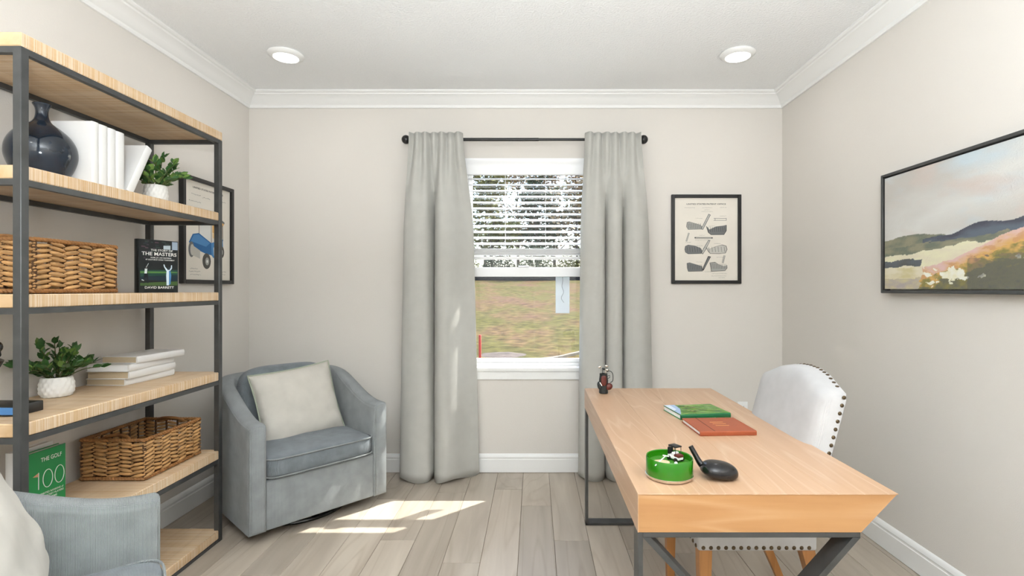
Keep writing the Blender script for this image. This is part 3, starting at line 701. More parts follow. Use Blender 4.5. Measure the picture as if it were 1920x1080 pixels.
y = 1.985; wl_ = ['white upright book nearest the dark vase', 'second white upright book from the dark vase', 'third white upright book from the dark vase', 'fourth white upright book, beside the leaning one']
for k, tk in enumerate((.033, .041, .039, .042)):
    book('white_book', wl_[k], tk, .20, .250-.001*k, M['cover_w'], M['pagewhite'], Tr(-1.715, y, S2) @ Rz(90), 'white books on the upper shelf'); y += tk+.001
th = 27; tk = .036
book('white_book', 'white book leaning over toward the potted plant', tk, .19, .245, M['cover_w'], M['pagewhite'], Tr(-1.715, y+.012, S2+tk*math.sin(R(th))) @ Rx(-th) @ Rz(90), 'white books on the upper shelf')
# lying stack: spine -> +x, thickness -> +z
LAY = Matrix(((0, -1, 0, 0), (0, 0, -1, 0), (1, 0, 0, 0), (0, 0, 0, 1)))
z = S4; sl_ = ['bottom white book of the lying stack', 'white book lying second from the bottom of the stack', 'white book lying second from the top of the stack', 'top white book of the lying stack']
for k, (tk, dx, yy, ln, dp, pg) in enumerate(((.030, 0, 2.61, .30, .185, 'page'), (.034, .004, 2.612, .305, .19, 'page'), (.030, .0, 2.606, .31, .185, 'pagewhite'), (.031, .03, 2.64, .30, .17, 'page'))):
    book('white_book', sl_[k], tk, dp, ln, M['cover_w'], M[pg], Tr(-1.835+dx, yy, z) @ Rz((-2, 1, 3, -2)[k]) @ LAY, 'stack of white books', None); z += tk+.0008
# black jacket golf book facing the room
ang = math.degrees(math.atan2(2.46-2.30, -1.714+1.785))   # direction of the cover's base line in plan
bk = book('hardcover_book', 'black hardcover with golfers on the cover, standing beside the upper basket', .032, .172, .243, M['cover_k'], M['pagewhite'], Tr(-1.775, 2.292, S3) @ Rz(ang-90) @ Tr(-.032, 0, 0))
Wc, Hc, tk = .172, .243, .032
pl = lambda x, y, k: (tk+.0004+k, Wc*x, Hc*y)
D = [([(0.02, 0), (1, 0), (1, 1), (.02, 1)], lin(22, 28, 30))]
rg = random.Random(8)
for k in range(26):
    x, y_, w_ = rg.uniform(.05, .8), rg.uniform(.62, .97), rg.uniform(.03, .12); D.append(([(x, y_), (x+w_, y_), (x+w_, y_+.02), (x, y_+.025)], rg.choice([lin(60, 48, 62), lin(44, 58, 54), lin(84, 60, 72), lin(34, 42, 50)])))
D += [([(.05, .30), (.98, .34), (.98, .44), (.05, .42)], lin(24, 66, 56)), ([(.05, .36), (.98, .38), (.98, .405), (.05, .40)], lin(78, 122, 62)), ([(.05, .24), (.98, .22), (.98, .33), (.05, .30)], lin(18, 40, 52)), ([(.05, .13), (.98, .14), (.98, .22), (.5, .2), (.05, .18)], lin(66, 92, 48)),
      ([(.62, .90), (.80, .91), (.80, .83), (.62, .83)], lin(176, 190, 196)), ([(.84, .985), (.985, .985), (.985, .83), (.84, .83)], lin(150, 164, 180)),
      ([(.70, .14), (.76, .14), (.775, .30), (.80, .40), (.76, .44), (.70, .43), (.69, .33)], lin(206, 222, 232)), ([(.76, .15), (.80, .16), (.82, .33), (.80, .42), (.76, .42)], lin(72, 128, 178)), ([(.69, .42), (.63, .50), (.62, .54), (.645, .54), (.66, .5), (.73, .44)], lin(206, 222, 232)), ([(.79, .42), (.84, .47), (.84, .53), (.815, .53), (.81, .48), (.76, .44)], lin(196, 214, 228)), (poly_circle(.765, .465, .03, .025), lin(40, 52, 60)),
      ([(.12, .18), (.15, .18), (.19, .30), (.22, .18), (.25, .18), (.24, .32), (.22, .40), (.16, .40), (.14, .33)], lin(20, 26, 34)), ([(.15, .36), (.21, .36), (.22, .45), (.16, .45)], lin(216, 224, 224)), (poly_circle(.20, .475, .022, .02), lin(60, 46, 40)), (bar(.19, .47, .25, .55, .012), lin(190, 196, 196)), ([(.08, .235), (.14, .22), (.14, .235), (.09, .25)], lin(220, 224, 224))]
print_obj('cover_art', D, pl, M['gloss_ink'], bk)
cm = lambda x, y: Tr(tk+.0016, Wc*x, Hc*y) @ Rz(90) @ tF
WH = lin(232, 232, 226)
for s, x, y_, sz, w_ in (('THE STORY OF', .58, .775, .013, .095), ('THE MASTERS', .52, .685, .022, .150), ('DRAMA, JOY, AND HEARTBREAK', .56, .645, .008, .09), ("AT GOLF'S MOST ICONIC TOURNAMENT", .54, .605, .008, .125), ('DAVID BARRETT', .52, .065, .015, .125)):
    text_obj('title_text', s, sz, cm(x, y_), WH, bk, width=w_, mtl=M['gloss_ink'])
# green golf book
gb = book('hardcover_book', 'green hardcover with a large number on its cover, on the lower shelf', .029, .150, .238, M['cover_g'], M['pagewhite'], Tr(-1.893, 1.886, S5) @ Rz(0), spine=M['cover_dg'])
gm = lambda x, y: Tr(.029+.0006, .150*x, .238*y) @ Rz(90) @ tF
for s, x, y_, sz, w_, c in (('THE GOLF', .60, .80, .022, .085, WH), ('1', .25, .40, .11, .008, WH), ('A SPIRITED RANKING of', .58, .285, .010, .105, WH), ('THE GREATEST PLAYERS', .57, .235, .010, .11, WH), ('of ALL TIME', .57, .185, .010, .055, WH), ('MICHAEL ARKUSH', .57, .03, .012, .09, WH)):
    if s != '1': text_obj('title_text', s, sz, gm(x, y_), c, gb, width=w_, mtl=M['gloss_ink'])
bm = nbm()
for cx in (.50, .82): tube(bm, [(.0296, .150*cx+.0195*math.cos(a), .238*.53+.0335*math.sin(a)) for a in [2*PI*k/28 for k in range(28)]], .0013, 5, closed=True)
tube(bm, [(.0296, .150*.255, .238*.40), (.0296, .150*.255, .238*.665)], .0015, 5)
obj('numerals', bm, M['cover_w'], gb)
print_obj('flag', [([(.255, .665), (.10, .625), (.255, .60)], lin(208, 150, 116))], lambda x, y, k: (.0299+k, .15*x, .238*y), M['gloss_ink'], gb)
sm = lambda z_: Tr(.0145, -.0022, z_) @ Ry(90) @ tF
for s, z_, w_ in (('THE', .185, .018), ('ARKUSH', .075, .05)): text_obj('spine_text', s, .012, sm(z_), lin(170, 200, 180), gb, width=w_)
bm = nbm(); box(bm, .0125, .0165, -.0018, -.0012, .12, .145); obj('spine_mark', bm, M['cover_w'], gb)
book('hardcover_book', 'pale book standing behind the green book', .030, .165, .245, M['cover_w'], M['pagewhite'], Tr(-1.945, 1.88, S5) @ Rz(3))

# ------------------------------------------------------------------ baskets
def basket(label, x0, x1, y0, y1, z0, h, seed):
    rg = random.Random(seed); W_, D_ = x1-x0, y1-y0
    t = thing('wicker_basket', label, 'basket', ((x0+x1)/2, (y0+y1)/2, z0), group='woven baskets on the shelves')
    hx, hy = W_/2-.012, D_/2-.012; rows = 9; rh = (h-.03)/rows
    for side in range(4):
        ln = (2*hx if side % 2 == 0 else 2*hy); n = round(ln/.056); bm = nbm(); bs_ = nbm()
        for c in range(n):
            for r in range(rows):
                u = -ln/2+ln*(c+.5)/n; zz = .018+rh*(r+.5+(.5 if c % 2 else 0)-.25)
                if zz > h-.014: continue
                m = Matrix.Rotation(R(rg.uniform(-4, 4)+(9 if c % 2 else -9)), 4, 'Y')
                ball(bm, (u, rg.uniform(-.003, .003), zz), ln/n*.62, .0085, rh*.44*rg.uniform(.85, 1.1), 8, 6, m)
        for c in range(n+1):
            u = -ln/2+ln*c/n; tube(bs_, [(u, .004, .006), (u, .004, h-.01)], .0045, 6)
        m = [Tr(0, -hy, 0), Tr(hx, 0, 0) @ Rz(90), Tr(0, hy, 0) @ Rz(180), Tr(-hx, 0, 0) @ Rz(-90)][side]
        w = obj('woven_side', bm, M['cane'], t); w.matrix_local = m
        s_ = obj('stakes', bs_, M['cane3'], w)
    for zz, nm in ((h-.006, 'rim'), (.010, 'base_braid')):
        bm = nbm(); per = [(-hx, -hy), (hx, -hy), (hx, hy), (-hx, hy)]
        for k in range(4):
            a = Vector(per[k]+(0,)); b_ = Vector(per[(k+1) % 4]+(0,)); n = int((b_-a).length/.014)
            for q in range(n):
                p = a.lerp(b_, (q+.5)/n); d = (b_-a).normalized()
                m = Matrix.Rotation(math.atan2(d.y, d.x), 4, 'Z') @ Matrix.Rotation(R(32), 4, 'Y')
                ball(bm, (p.x, p.y, zz), .0125, .011, .0062, 8, 6, m)
        obj(nm, bm, M['cane2'], t)
    bm = nbm(); box(bm, -hx, hx, -hy, hy, .004, .010); obj('bottom', bm, M['cane3'], t)
    for s in (-1, 1):       # rope handle loops on the short ends
        bm = nbm(); tube(bm, [(.062*math.cos(a), s*(hy-.012-.018*math.sin(a)), h-.012+.020*math.sin(a)) for a in [PI*k/12 for k in range(13)]], .0075, 8); obj('handle', bm, M['cane2'], t)
    return t
basket('woven basket on the upper shelf next to the black book', -1.985, -1.685, 1.725, 2.090, S3, .192, 1)
basket('open woven basket on the lower shelf next to the green book', -2.02, -1.715, 2.255, 2.655, S5, .186, 2)

# ------------------------------------------------------------------ vase
bm = nbm(); t = None
pr = [(.045, 0), (.075, .006), (.105, .035), (.125, .075), (.131, .105), (.125, .140), (.103, .175), (.068, .203), (.038, .222), (.026, .240), (.023, .262), (.026, .278), (.034, .290), (.032, .292), (.020, .276), (.018, .25)]
lathe(bm, [(v.x*.80, v.y) for v in catmull([(r, z_, 0) for r, z_ in pr], 3)], 48)
v = obj('vase', bm, M['vase'], ang=60); v.location = (-1.852, 1.925, S2); tag(v, 'round dark blue glazed vase with narrow neck on the upper shelf', 'vase')

# ------------------------------------------------------------------ potted plants
bm = nbm()
for j in range(2): pass
vv = [(0, 0, 0), (.35, .30, .06), (.7, .24, .06), (1, 0, -.02), (.7, -.24, .06), (.35, -.30, .06), (.35, 0, .0), (.7, 0, 0)]
P_ = [bm.verts.new((x*.036, y*.036, z_*.036)) for x, y, z_ in vv]
for f in ((0, 6, 1), (1, 6, 7, 2), (2, 7, 3), (0, 5, 6), (5, 4, 7, 6), (4, 3, 7)): bm.faces.new([P_[i] for i in f])
LEAF = bpy.data.meshes.new('leaf'); bm.to_mesh(LEAF); bm.free(); LEAF.materials.append(M['leaf'])
LEAF2 = LEAF.copy(); LEAF2.materials.clear(); LEAF2.materials.append(M['leaf2'])
def plant(label, x, y, z, rp, hp, spread, top, seed, nst):
    rg = random.Random(seed)
    t = thing('potted_plant', label, 'potted plant', (x, y, z), group='small potted plants')
    bm = nbm(); k_ = rp/.066
    pr = [(.046*k_, 0), (.056*k_, .004), (.064*k_, hp*.25), (.066*k_, hp*.5), (.062*k_, hp*.8), (.056*k_, hp), (.051*k_, hp), (.050*k_, hp*.8)]
    NA = 64; NZ = 18; rings = []
    P2 = [tuple(v)[:2] for v in catmull([(r, q, 0) for r, q in pr[:6]], 4)]
    for (r, zz) in P2:
        f = zz/hp; ring = []
        for k in range(NA):
            a = 2*PI*k/NA; w_ = abs(math.sin(8*a+f*7))*abs(math.sin(8*a-f*7))
            ring.append(((r+.0052*w_*(0 < f < 1))*math.cos(a), (r+.0052*w_*(0 < f < 1))*math.sin(a), zz))
        rings.append(ring)
    for r, zz in pr[6:]: rings.append([(r*math.cos(2*PI*k/NA), r*math.sin(2*PI*k/NA), zz) for k in range(NA)])
    loops(bm, rings); obj('pot', bm, M['ceramic'], t, ang=70)
    bm = nbm(); ball(bm, (0, 0, hp*.82), .05*k_, .05*k_, .012, 16, 8); obj('moss', bm, M['soil'], t)
    for s in range(nst):
        a = 2*PI*s/nst+rg.uniform(-.3, .3); el = (rg.uniform(.15, .7) if s % 3 else rg.uniform(.9, 1.35)); ln = (spread*rg.uniform(.75, 1.05) if s % 3 else top*rg.uniform(.75, 1.0))
        d = Vector((math.cos(a)*math.cos(el), math.sin(a)*math.cos(el), math.sin(el)))
        p0 = Vector((.02*math.cos(a), .02*math.sin(a), hp*.85)); p1 = p0+d*ln*.5+Vector((0, 0, .02)); p2 = p0+d*ln+Vector((0, 0, .012 if s % 3 else 0))
        pts = catmull([p0, p1, p2], 4)
        bm = nbm(); tube(bm, pts, [.0018]*len(pts), 5); st = obj('stem', bm, M['stem'], t)
        nl = 4
        for q in range(nl):
            f = .25+.75*q/(nl-1); p = pts[min(int(f*(len(pts)-1)), len(pts)-2)].lerp(pts[min(int(f*(len(pts)-1)), len(pts)-2)+1], f*(len(pts)-1)-min(int(f*(len(pts)-1)), len(pts)-2))
            for side in (0, 1) if q < nl-1 else (0, 1, 2):
                dirv = (d*.6+Vector((rg.uniform(-1, 1), rg.uniform(-1, 1), rg.uniform(-.1, .9)))).normalized()
                if side == 2: dirv = d
                m = dirv.to_track_quat('X', 'Z').to_matrix().to_4x4() @ Matrix.Rotation(rg.uniform(-.9, .9), 4, 'X') @ Matrix.Scale(rg.uniform(.85, 1.25), 4)
                inst('leaf', LEAF2 if rg.random() < .3 else LEAF, st, Matrix.Translation(p) @ m)
    return t
plant('small green plant in a white pot on the upper shelf', -1.775, 2.40, S2, .045, .083, .100, .145, 4, 26)
plant('green plant in a textured white pot beside the stacked books', -1.945, 2.085, S4, .053, .080, .120, .160, 9, 28)

# ------------------------------------------------------------------ trophy
t = thing('golf_trophy', 'black golfer statuette on a base with a blue plaque, cut by the frame', 'trophy', (-1.865, 1.80, S4))
bm = nbm(); box(bm, -.09, .092, -.05, .05, 0, .036, .004, 2); obj('base', bm, M['black'], t)
bm = nbm(); box(bm, -.075, .088, -.0525, -.0495, .006, .031, .001, 1); obj('plaque', bm, M['blue'], t)
bm = nbm()
for s in (-1, 1): tube(bm, [(-.06+.03*s, 0, .034), (-.06+.032*s, -.006, .075), (-.055+.018*s, 0, .125)], [.010, .011, .016], 10)
tube(bm, [(-.055, 0, .115), (-.052, 0, .15), (-.04, .004, .19)], [.024, .022, .028], 12); ball(bm, (-.03, .004, .232), .016, .018, .021)
tube(bm, [(-.045, 0, .20), (-.02, -.01, .215), (-.012, -.012, .24)], [.011, .009, .008], 8); tube(bm, [(-.03, 0, .20), (-.01, -.012, .205), (-.012, -.014, .24)], [.011, .010, .008], 8)
obj('figure', bm, M['blackgloss'], t)
bm = nbm(); tube(bm, [(-.012, -.013, .235), (-.08, .02, .29)], .003, 6); obj('club', bm, M['blackgloss'], t)

# ------------------------------------------------------------------ armchairs
def armchair(label, loc, fwd, pil, plabel, pil_m):
    """local +y forward, +x right"""
    rot = math.atan2(fwd[1], fwd[0])-PI/2
    t = thing('swivel_armchair', label, 'armchair', loc, rot, group='blue grey swivel armchairs')
    hw, yf, tk = .395, .37, .085; c = hw-tk/2
    path = []
    for k in range(9): path.append((c, lerp(yf, .0, k/8)))
    for k in range(1, 30):
        a = PI*k/30; path.append((c*sgn_pow(math.cos(a), .62), -.335*sgn_pow(math.sin(a), .62)))
    for k in range(9): path.append((-c, lerp(0, yf, k/8)))
    # front ends rounded by shrinking the section
    n = len(path)
    def topz(y): return .632+.175*sstep((yf-.04-y)/.62)
    rings = []
    def section(p, tn, inset):
        nrm = Vector((tn.y, -tn.x)); zt = topz(p.y)-inset; h_ = tk/2-inset
        sec = [(h_, .062+inset), (h_, .30), (h_, zt-.035), (h_*.93, zt-.014), (h_*.72, zt-.004), (h_*.3, zt), (-h_*.3, zt), (-h_*.72, zt-.004), (-h_*.93, zt-.014), (-h_, zt-.035), (-h_, .30), (-h_, .062+inset)]
        return [(p.x+nrm.x*o, p.y+nrm.y*o, z_) for o, z_ in sec]
    for i in range(n):
        p = Vector(path[i]); q0 = Vector(path[max(i-1, 0)]); q1 = Vector(path[min(i+1, n-1)]); tn = (q1-q0).normalized()
        if i == 0:
            for dy, ins in ((0, .016), (.004, .007), (.014, 0)): rings.append(section(p+Vector((0, .012-dy)), Vector((0, -1)), ins))
        elif i == n-1:
            for dy, ins in ((.014, 0), (.004, .007), (0, .016)): rings.append(section(p+Vector((0, .012-dy)), Vector((0, 1)), ins))
        else: rings.append(section(p, tn, 0))
    bm = nbm(); loops(bm, rings); obj('shell', bm, M['fab'], t, ang=50)
    bm = nbm(); box(bm, -.312, .312, -.25, yf-.004, .062, .322, .012, 3); obj('seat_base', bm, M['fab'], t)
    def crown_(p):
        if p.z > 0: p.z += .022*max(0, 1-(p.x/.33)**2)*max(0, 1-(p.y/.31)**2)
        return p
    bm = nbm(); cushion(bm, .311, .292, .060, .22, .30, 64, 20, crown_); cu = obj('seat_cushion', bm, M['fabdark'], t, ang=80); cu.location = (0, .098, .384)
    for zz in (-.047, .047):
        bm = nbm(); tube(bm, [(.3125*sgn_pow(math.cos(a), .22), .2935*sgn_pow(math.sin(a), .22), zz) for a in [2*PI*(k+.5)/72 for k in range(72)]], .0042, 6, closed=True); obj('piping', bm, M['fab'], cu)
    def puff(p): p.x *= 1-.10*max(0, p.z)/.2; return p
    bm = nbm(); cushion(bm, .285, .085, .215, .45, .42, 48, 24, puff); bc = obj('back_cushion', bm, M['fabdark'], t, ang=80); bc.matrix_local = Tr(0, -.185, .635) @ Rx(12)
    bm = nbm(); lathe(bm, [(.06, .016), (.06, .064), (.2, .066), (.2, .058)], 32); obj('swivel_plate', bm, M['black'], t)
    bm = nbm(); tube(bm, [(.285*math.cos(a), .285*math.sin(a), .0115) for a in [2*PI*k/56 for k in range(56)]], .011, 8, closed=True)
    for a in (0, PI/2): box(bm, -.285, .285, -.016, .016, .006, .018, 0, 2, Matrix.Rotation(a, 4, 'Z'))
    obj('swivel_base', bm, M['blackgloss'], t)
    # scatter pillow: top-level thing
    hw_, hh_, th_ = pil
    p = thing('throw_pillow', plabel, 'pillow'); p.matrix_local = Matrix.Translation(loc) @ Matrix.Rotation(rot, 4, 'Z') @ pil_m
    N_ = 34; bm = nbm(); sides = []
    def pos(u, v, s):
        e_u, e_v = 1-abs(u)**3.2, 1-abs(v)**3.2
        pin = 1-.055*(1-abs(v)**2)*abs(u)**2; pin2 = 1-.055*(1-abs(u)**2)*abs(v)**2
        th = th_*(max(e_u, 0)*max(e_v, 0))**.55
        wr = .010*noise.noise(Vector((u*2.2+s, v*2.0, s*2.0)))+.007*math.sin(v*13+u*3)*abs(u)**2*(1-abs(u)**6)
        return Vector((u*hw_*pin, s*(th+wr*min(1, th/.02)), v*hh_*pin2))
    grid = {}
    for s in (-1, 1):
        for i in range(N_+1):
            for j in range(N_+1):
                u, v = -1+2*i/N_, -1+2*j/N_; edge = i in (0, N_) or j in (0, N_)
                if edge and s == 1: grid[(s, i, j)] = grid[(-1, i, j)]
                else: grid[(s, i, j)] = bm.verts.new(pos(u, v, s))
        for i in range(N_):
            for j in range(N_):
                f = (grid[(s, i, j)], grid[(s, i+1, j)], grid[(s, i+1, j+1)], grid[(s, i, j+1)]); bm.faces.new(f if s == -1 else tuple(reversed(f)))
    obj('pillow_cover', bm, M['linen'], p, ang=80)
    per = [pos(-1+2*k/20, -1, 1) for k in range(20)]+[pos(1, -1+2*k/20, 1) for k in range(20)]+[pos(1-2*k/20, 1, 1) for k in range(20)]+[pos(-1, 1-2*k/20, 1) for k in range(20)]
    bm = nbm(); tube(bm, [(q.x*1.012, 0, q.z*1.012) for q in per], .0045, 6, closed=True); obj('edge_piping', bm, M['pipe'], p)
    return t
f1 = Vector((.735, -.678)); mid = (Vector((-1.448, 2.605))+Vector((-.915, 3.183)))/2; c1 = mid-f1*.382
armchair('blue grey barrel armchair in the corner by the window', (c1.x, c1.y, 0), f1, (.245, .225, .085), 'cream linen pillow on the armchair in the corner', Tr(-.01, .0, .625) @ Rx(20) @ Ry(5))
f2 = Vector((.80, .60)); c2 = Vector((-1.307, 1.787))+Vector((.6, -.8))*.395-f2*.382
armchair('blue grey barrel armchair in the foreground, cut by the frame', (c2.x, c2.y, 0), f2, (.245, .225, .085), 'cream pillow on the foreground armchair, cut by the frame', Tr(-.03, .015, .665) @ Rx(20) @ Ry(4))

# ------------------------------------------------------------------ desk
DX0, DX1, DY0, DY1, DZ, DT = .288, 1.014, 1.425, 2.942, .760, .108
dk = thing('desk', 'oak writing desk with slanted side and dark metal legs', 'desk', (0, 0, 0))
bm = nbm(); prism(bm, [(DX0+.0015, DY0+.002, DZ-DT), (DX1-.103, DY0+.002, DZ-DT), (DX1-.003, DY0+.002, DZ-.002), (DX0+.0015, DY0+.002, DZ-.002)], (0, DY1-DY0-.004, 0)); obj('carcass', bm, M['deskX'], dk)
nb = 4
for k in range(nb):      # veneer boards of the top
    a, b_ = lerp(DX0, DX1, k/nb), lerp(DX0, DX1, (k+1)/nb); bm = nbm(); box(bm, a, b_-.0004, DY0, DY1, DZ-.003, DZ, .0006, 1)
    o = obj('top_board', bm, M['desk'], dk)
bm = nbm(); box(bm, DX0, DX0+.002, DY0+.0005, DY1, DZ-DT, DZ-.0031); obj('side_panel', bm, M['desk'], dk)
zt = DZ-DT-.0005; bw = .015
for y0, y1 in ((DY0+.003, DY0+.063), (DY1-.063, DY1-.003)):
    bm = nbm(); box(bm, DX0+.001, DX0+bw, y0, y1, .001, zt, .001, 1); obj('leg', bm, M['metal'], dk)
    bm = nbm(); box(bm, DX0+bw, DX1-.104, y0, y1, zt-bw, zt, .001, 1); obj('top_bar', bm, M['metal'], dk)
    xr = DX1-.104; xe = DX0+bw+.60
    bm = nbm(); prism(bm, [(DX0+bw, y0, zt-bw), (DX0+bw+.022, y0, zt-bw), (xe, y0, bw), (xe-.022, y0, bw)], (0, y1-y0, 0)); obj('brace', bm, M['metal'], dk)
    xm, zm = DX0+bw+.318, .325
    bm = nbm(); prism(bm, [(xr-.022, y0, zt-bw), (xr, y0, zt-bw), (xm+.012, y0, zm), (xm-.01, y0, zm)], (0, y1-y0, 0)); obj('slanted_leg', bm, M['metal'], dk)
    bm = nbm(); box(bm, DX0+.001, xe+.01, y0, y1, .001, bw, .001, 1); obj('floor_bar', bm, M['metal'], dk)

# ------------------------------------------------------------------ desk chair (faces -x)
CX, CY = .83, 2.125
ch = thing('desk_chair', 'pale linen chair with nailhead trim pulled up to the desk', 'chair', (CX, CY, 0), R(90))
HW = .262
def rear(z_): return -.183-.268*(z_-.45)
out = []
for x, z_ in ((-HW, .44), (HW, .44), (HW, .70), (HW, .925), (HW-.012, .948), (HW-.05, .962), (.13, .995), (.06, 1.010), (0, 1.013), (-.06, 1.010), (-.13, .995), (-HW+.05, .962), (-HW+.012, .948), (-HW, .925), (-HW, .70)): out.append((x, z_))
bm = nbm(); rings = []
for off, ins in ((0, .006), (.006, 0), (.055, 0), (.075, .004), (.088, .014), (.096, .035), (.102, .08)):
    ring = []
    for x, z_ in out:
        cx = x*(1-ins/HW); cz = .72+(z_-.72)*(1-ins/.33); ring.append((cx, rear(cz)+off, cz))
    rings.append(ring)
loops(bm, rings); bk_ = obj('backrest', bm, M['chairfab'], ch, ang=45)
bm = nbm(); box(bm, -HW, HW, -.20, .235, .375, .455, .012, 3); seat = obj('seat', bm, M['chairfab'], ch)
bm = nbm(); cushion(bm, .25, .21, .03, .3, .5, 40, 12); o = obj('seat_pad', bm, M['chairfab'], ch, ang=80); o.location = (0, .018, .455)
for s in (-1, 1):
    bm = nbm(); x = s*(HW-.028)
    loops(bm, [[(x+dx*w, .205+dy*w, z_) for dx, dy in ((-1, -1), (1, -1), (1, 1), (-1, 1))] for z_, w in ((.001, .016), (.376, .0235))]); obj('leg', bm, M['leg'], ch)
    bm = nbm(); loops(bm, [[(x+dx*w, yy+dy*w, z_) for dx, dy in ((-1, -1), (1, -1), (1, 1), (-1, 1))] for z_, w, yy in ((.001, .016, -.30), (.2, .02, -.215), (.376, .0235, -.17))]); obj('leg', bm, M['leg'], ch)
bm = nbm(); bmesh.ops.create_uvsphere(bm, u_segments=10, v_segments=6, radius=.0076); bmesh.ops.scale(bm, vec=(1, 1, .55), verts=bm.verts[:])
nm_ = obj('nail', bm, M['nail'], ch); NM = nm_.data; usedn = [False]
def nail(p, nrm, par):
    m = Matrix.Translation(p) @ Vector(nrm).to_track_quat('Z', 'Y').to_matrix().to_4x4()
    if not usedn[0]: nm_.matrix_local = m; usedn[0] = True
    else: inst('nail', NM, ch, m)
for k in range(15):
    yy = lerp(.215, -.17, k/14); nail((-HW, yy, .388), (-1, 0, 0), ch); nail((HW, yy, .388), (1, 0, 0), ch)
for k in range(15): nail((lerp(-HW+.02, HW-.02, k/14), .236, .388), (0, 1, 0), ch)
for k in range(17):
    zz = .935-.029*k
    for s in (-1, 1): nail((s*HW, rear(zz)+.016, zz), (s, 0, 0), ch)
def topz_(x):
    ax = abs(x); pts = [(0, 1.013), (.06, 1.010), (.13, .995), (HW-.05, .962)]
    for (a, za), (b_, zb) in zip(pts, pts[1:]):
        if a <= ax <= b_: return lerp(za, zb, (ax-a)/(b_-a))
    return .962
for k in range(17):
    x = -.205+.41*k/16; zz = topz_(x); nail((x, rear(zz)+.016, zz), (0, 0, 1), ch)

# ------------------------------------------------------------------ desk objects
DZ_ = DZ+.0005
# green picture book: spine toward the camera
LAYD = Matrix(((0, 0, -1, 0), (0, 1, 0, 0), (1, 0, 0, 0), (0, 0, 0, 1)))
g = book('picture_book', 'green golf picture book lying on the desk by the notebook', .022, .185, .235, M['cover_g'], M['pagewhite'], Tr(.868, 2.262, DZ_) @ Rz(9) @ LAYD, spine=M['cover_dg'])
gp = lambda x, y, k: (.0222+k, .006+.176*y, .235*(1-x))
D = [([(0, 0), (1, 0), (1, 1), (0, 1)], lin(96, 150, 50))]; rg = random.Random(12)
for k in range(90):
    x, y_ = rg.random()*.9, rg.random()*.9; w_, h_ = rg.uniform(.05, .22), rg.uniform(.03, .1); D.append((poly_circle(x+.05, y_+.05, min(w_, .05+x, .95-x)*.6+.01, h_*.5, 8), rg.choice([lin(74, 130, 42), lin(112, 164, 58), lin(60, 112, 48), lin(132, 172, 76), lin(52, 96, 44)])))
D += [([(0, .0), (.02, 0), (.19, .55), (.22, 1), (0, 1)], lin(150, 178, 214)), ([(0, .35), (.1, .5), (.12, 1), (0, 1)], lin(206, 220, 236))]
for k in range(16): x, y_ = rg.uniform(.26, .5), rg.uniform(.2, .9); D.append((poly_circle(x, y_, .035, .03, 8), rg.choice([lin(96, 88, 62), lin(150, 150, 84), lin(178, 186, 110), lin(84, 70, 54)])))
D.append((bar(.42, .95, .62, .3, .01), lin(196, 206, 130))); D += [(poly_circle(.78, .7-.1*k, .05, .02, 8), lin(170, 204, 140)) for k in range(3)]
print_obj('cover_photo', D, gp, M['gloss_ink'], g)
text_obj('spine_text', 'GOLF COURSES', .010, Tr(.0075, -.0022, .12) @ Ry(-90) @ tF, lin(150, 196, 150), g, width=.10)
# brown leather notebook
nb_ = thing('leather_notebook', 'tan leather notebook lying on the desk', 'notebook', (.748, 2.09, DZ_), R(3))
bm = nbm(); w2, d2 = .112, .104
sec = [(-d2+.002, 0), (d2, 0), (d2, .0035), (-d2+.006, .0035), (-d2+.006, .0145), (d2, .0145), (d2, .018), (-d2+.004, .018), (-d2, .0145), (-d2, .0035)]
loops(bm, [[(x, y_, z_) for y_, z_ in sec] for x in (-w2, w2)]); cvr = obj('cover', bm, M['leather'], nb_, ang=30)
bm = nbm(); box(bm, -w2+.003, w2-.004, -d2+.007, d2-.005, .0036, .0144); obj('pages', bm, M['pagewhite'], nb_)
bm = nbm(); box(bm, -.0545, -.0505, -d2+.004, d2-.001, .0178, .0184); obj('seam', bm, mat('dark_leather_seam', lin(104, 48, 30), .6), nb_)
gold = mat('gold_foil', lin(226, 160, 96), .4, .2)
for k in range(3):
    bm = nbm(); box(bm, -.02+.002*k, .035+.002*k, .030-.026*k, .035-.026*k, .018, .0184); obj('embossed_line', bm, gold, nb_)
# green candle bowl with toys
bx, by = .409, 1.553
cb = thing('candle_bowl', 'green glass candle bowl at the near end of the desk', 'candle', (bx, by, DZ_))
bm = nbm(); lathe(bm, [(.058, 0), (.066, .003), (.0695, .012), (.0695, .060), (.068, .063), (.0655, .061), (.0650, .014), (.060, .010), (.001, .010)], 56); obj('glass_bowl', bm, M['greenglass'], cb)
bm = nbm(); lathe(bm, [(.0585, -.0002), (.0672, .003), (.0712, .012), (.0702, .0125), (.058, .003)], 56); obj('clear_foot', bm, M['chrome'], cb)
bm = nbm(); lathe(bm, [(.0652, .016), (.0652, .044), (.05, .046), (.02, .0455), (.001, .046)], 40); obj('wax', bm, M['wax'], cb)
bm = nbm(); lathe(bm, [(.026, .0445), (.024, .0485), (.012, .050), (.001, .0505)], 20, (-.025, -.005, 0), 1, .7); obj('sand_bunker', bm, mat('pale_sand', lin(222, 196, 160), .9, bump=.4, bscale=200), cb)
gc = thing('toy_golf_cart', 'tiny black, white and brown golf cart in the green bowl', 'toy', (bx+.022, by+.012, DZ_+.0462), R(-62))
bm = nbm(); box(bm, -.022, .022, -.012, .012, .006, .016, .003, 2); box(bm, -.006, .004, -.011, .011, .016, .026, .003, 2); obj('body', bm, M['white'], gc)
bm = nbm(); box(bm, .004, .024, -.0115, .0115, .014, .022, .003, 2); obj('hood', bm, M['maroon'], gc)
bm = nbm(); box(bm, -.018, .014, -.013, .013, .042, .046, .0015, 2)
for x in (-.016, .012):
    for y_ in (-.011, .011): tube(bm, [(x, y_, .015), (x, y_, .043)], .001, 5)
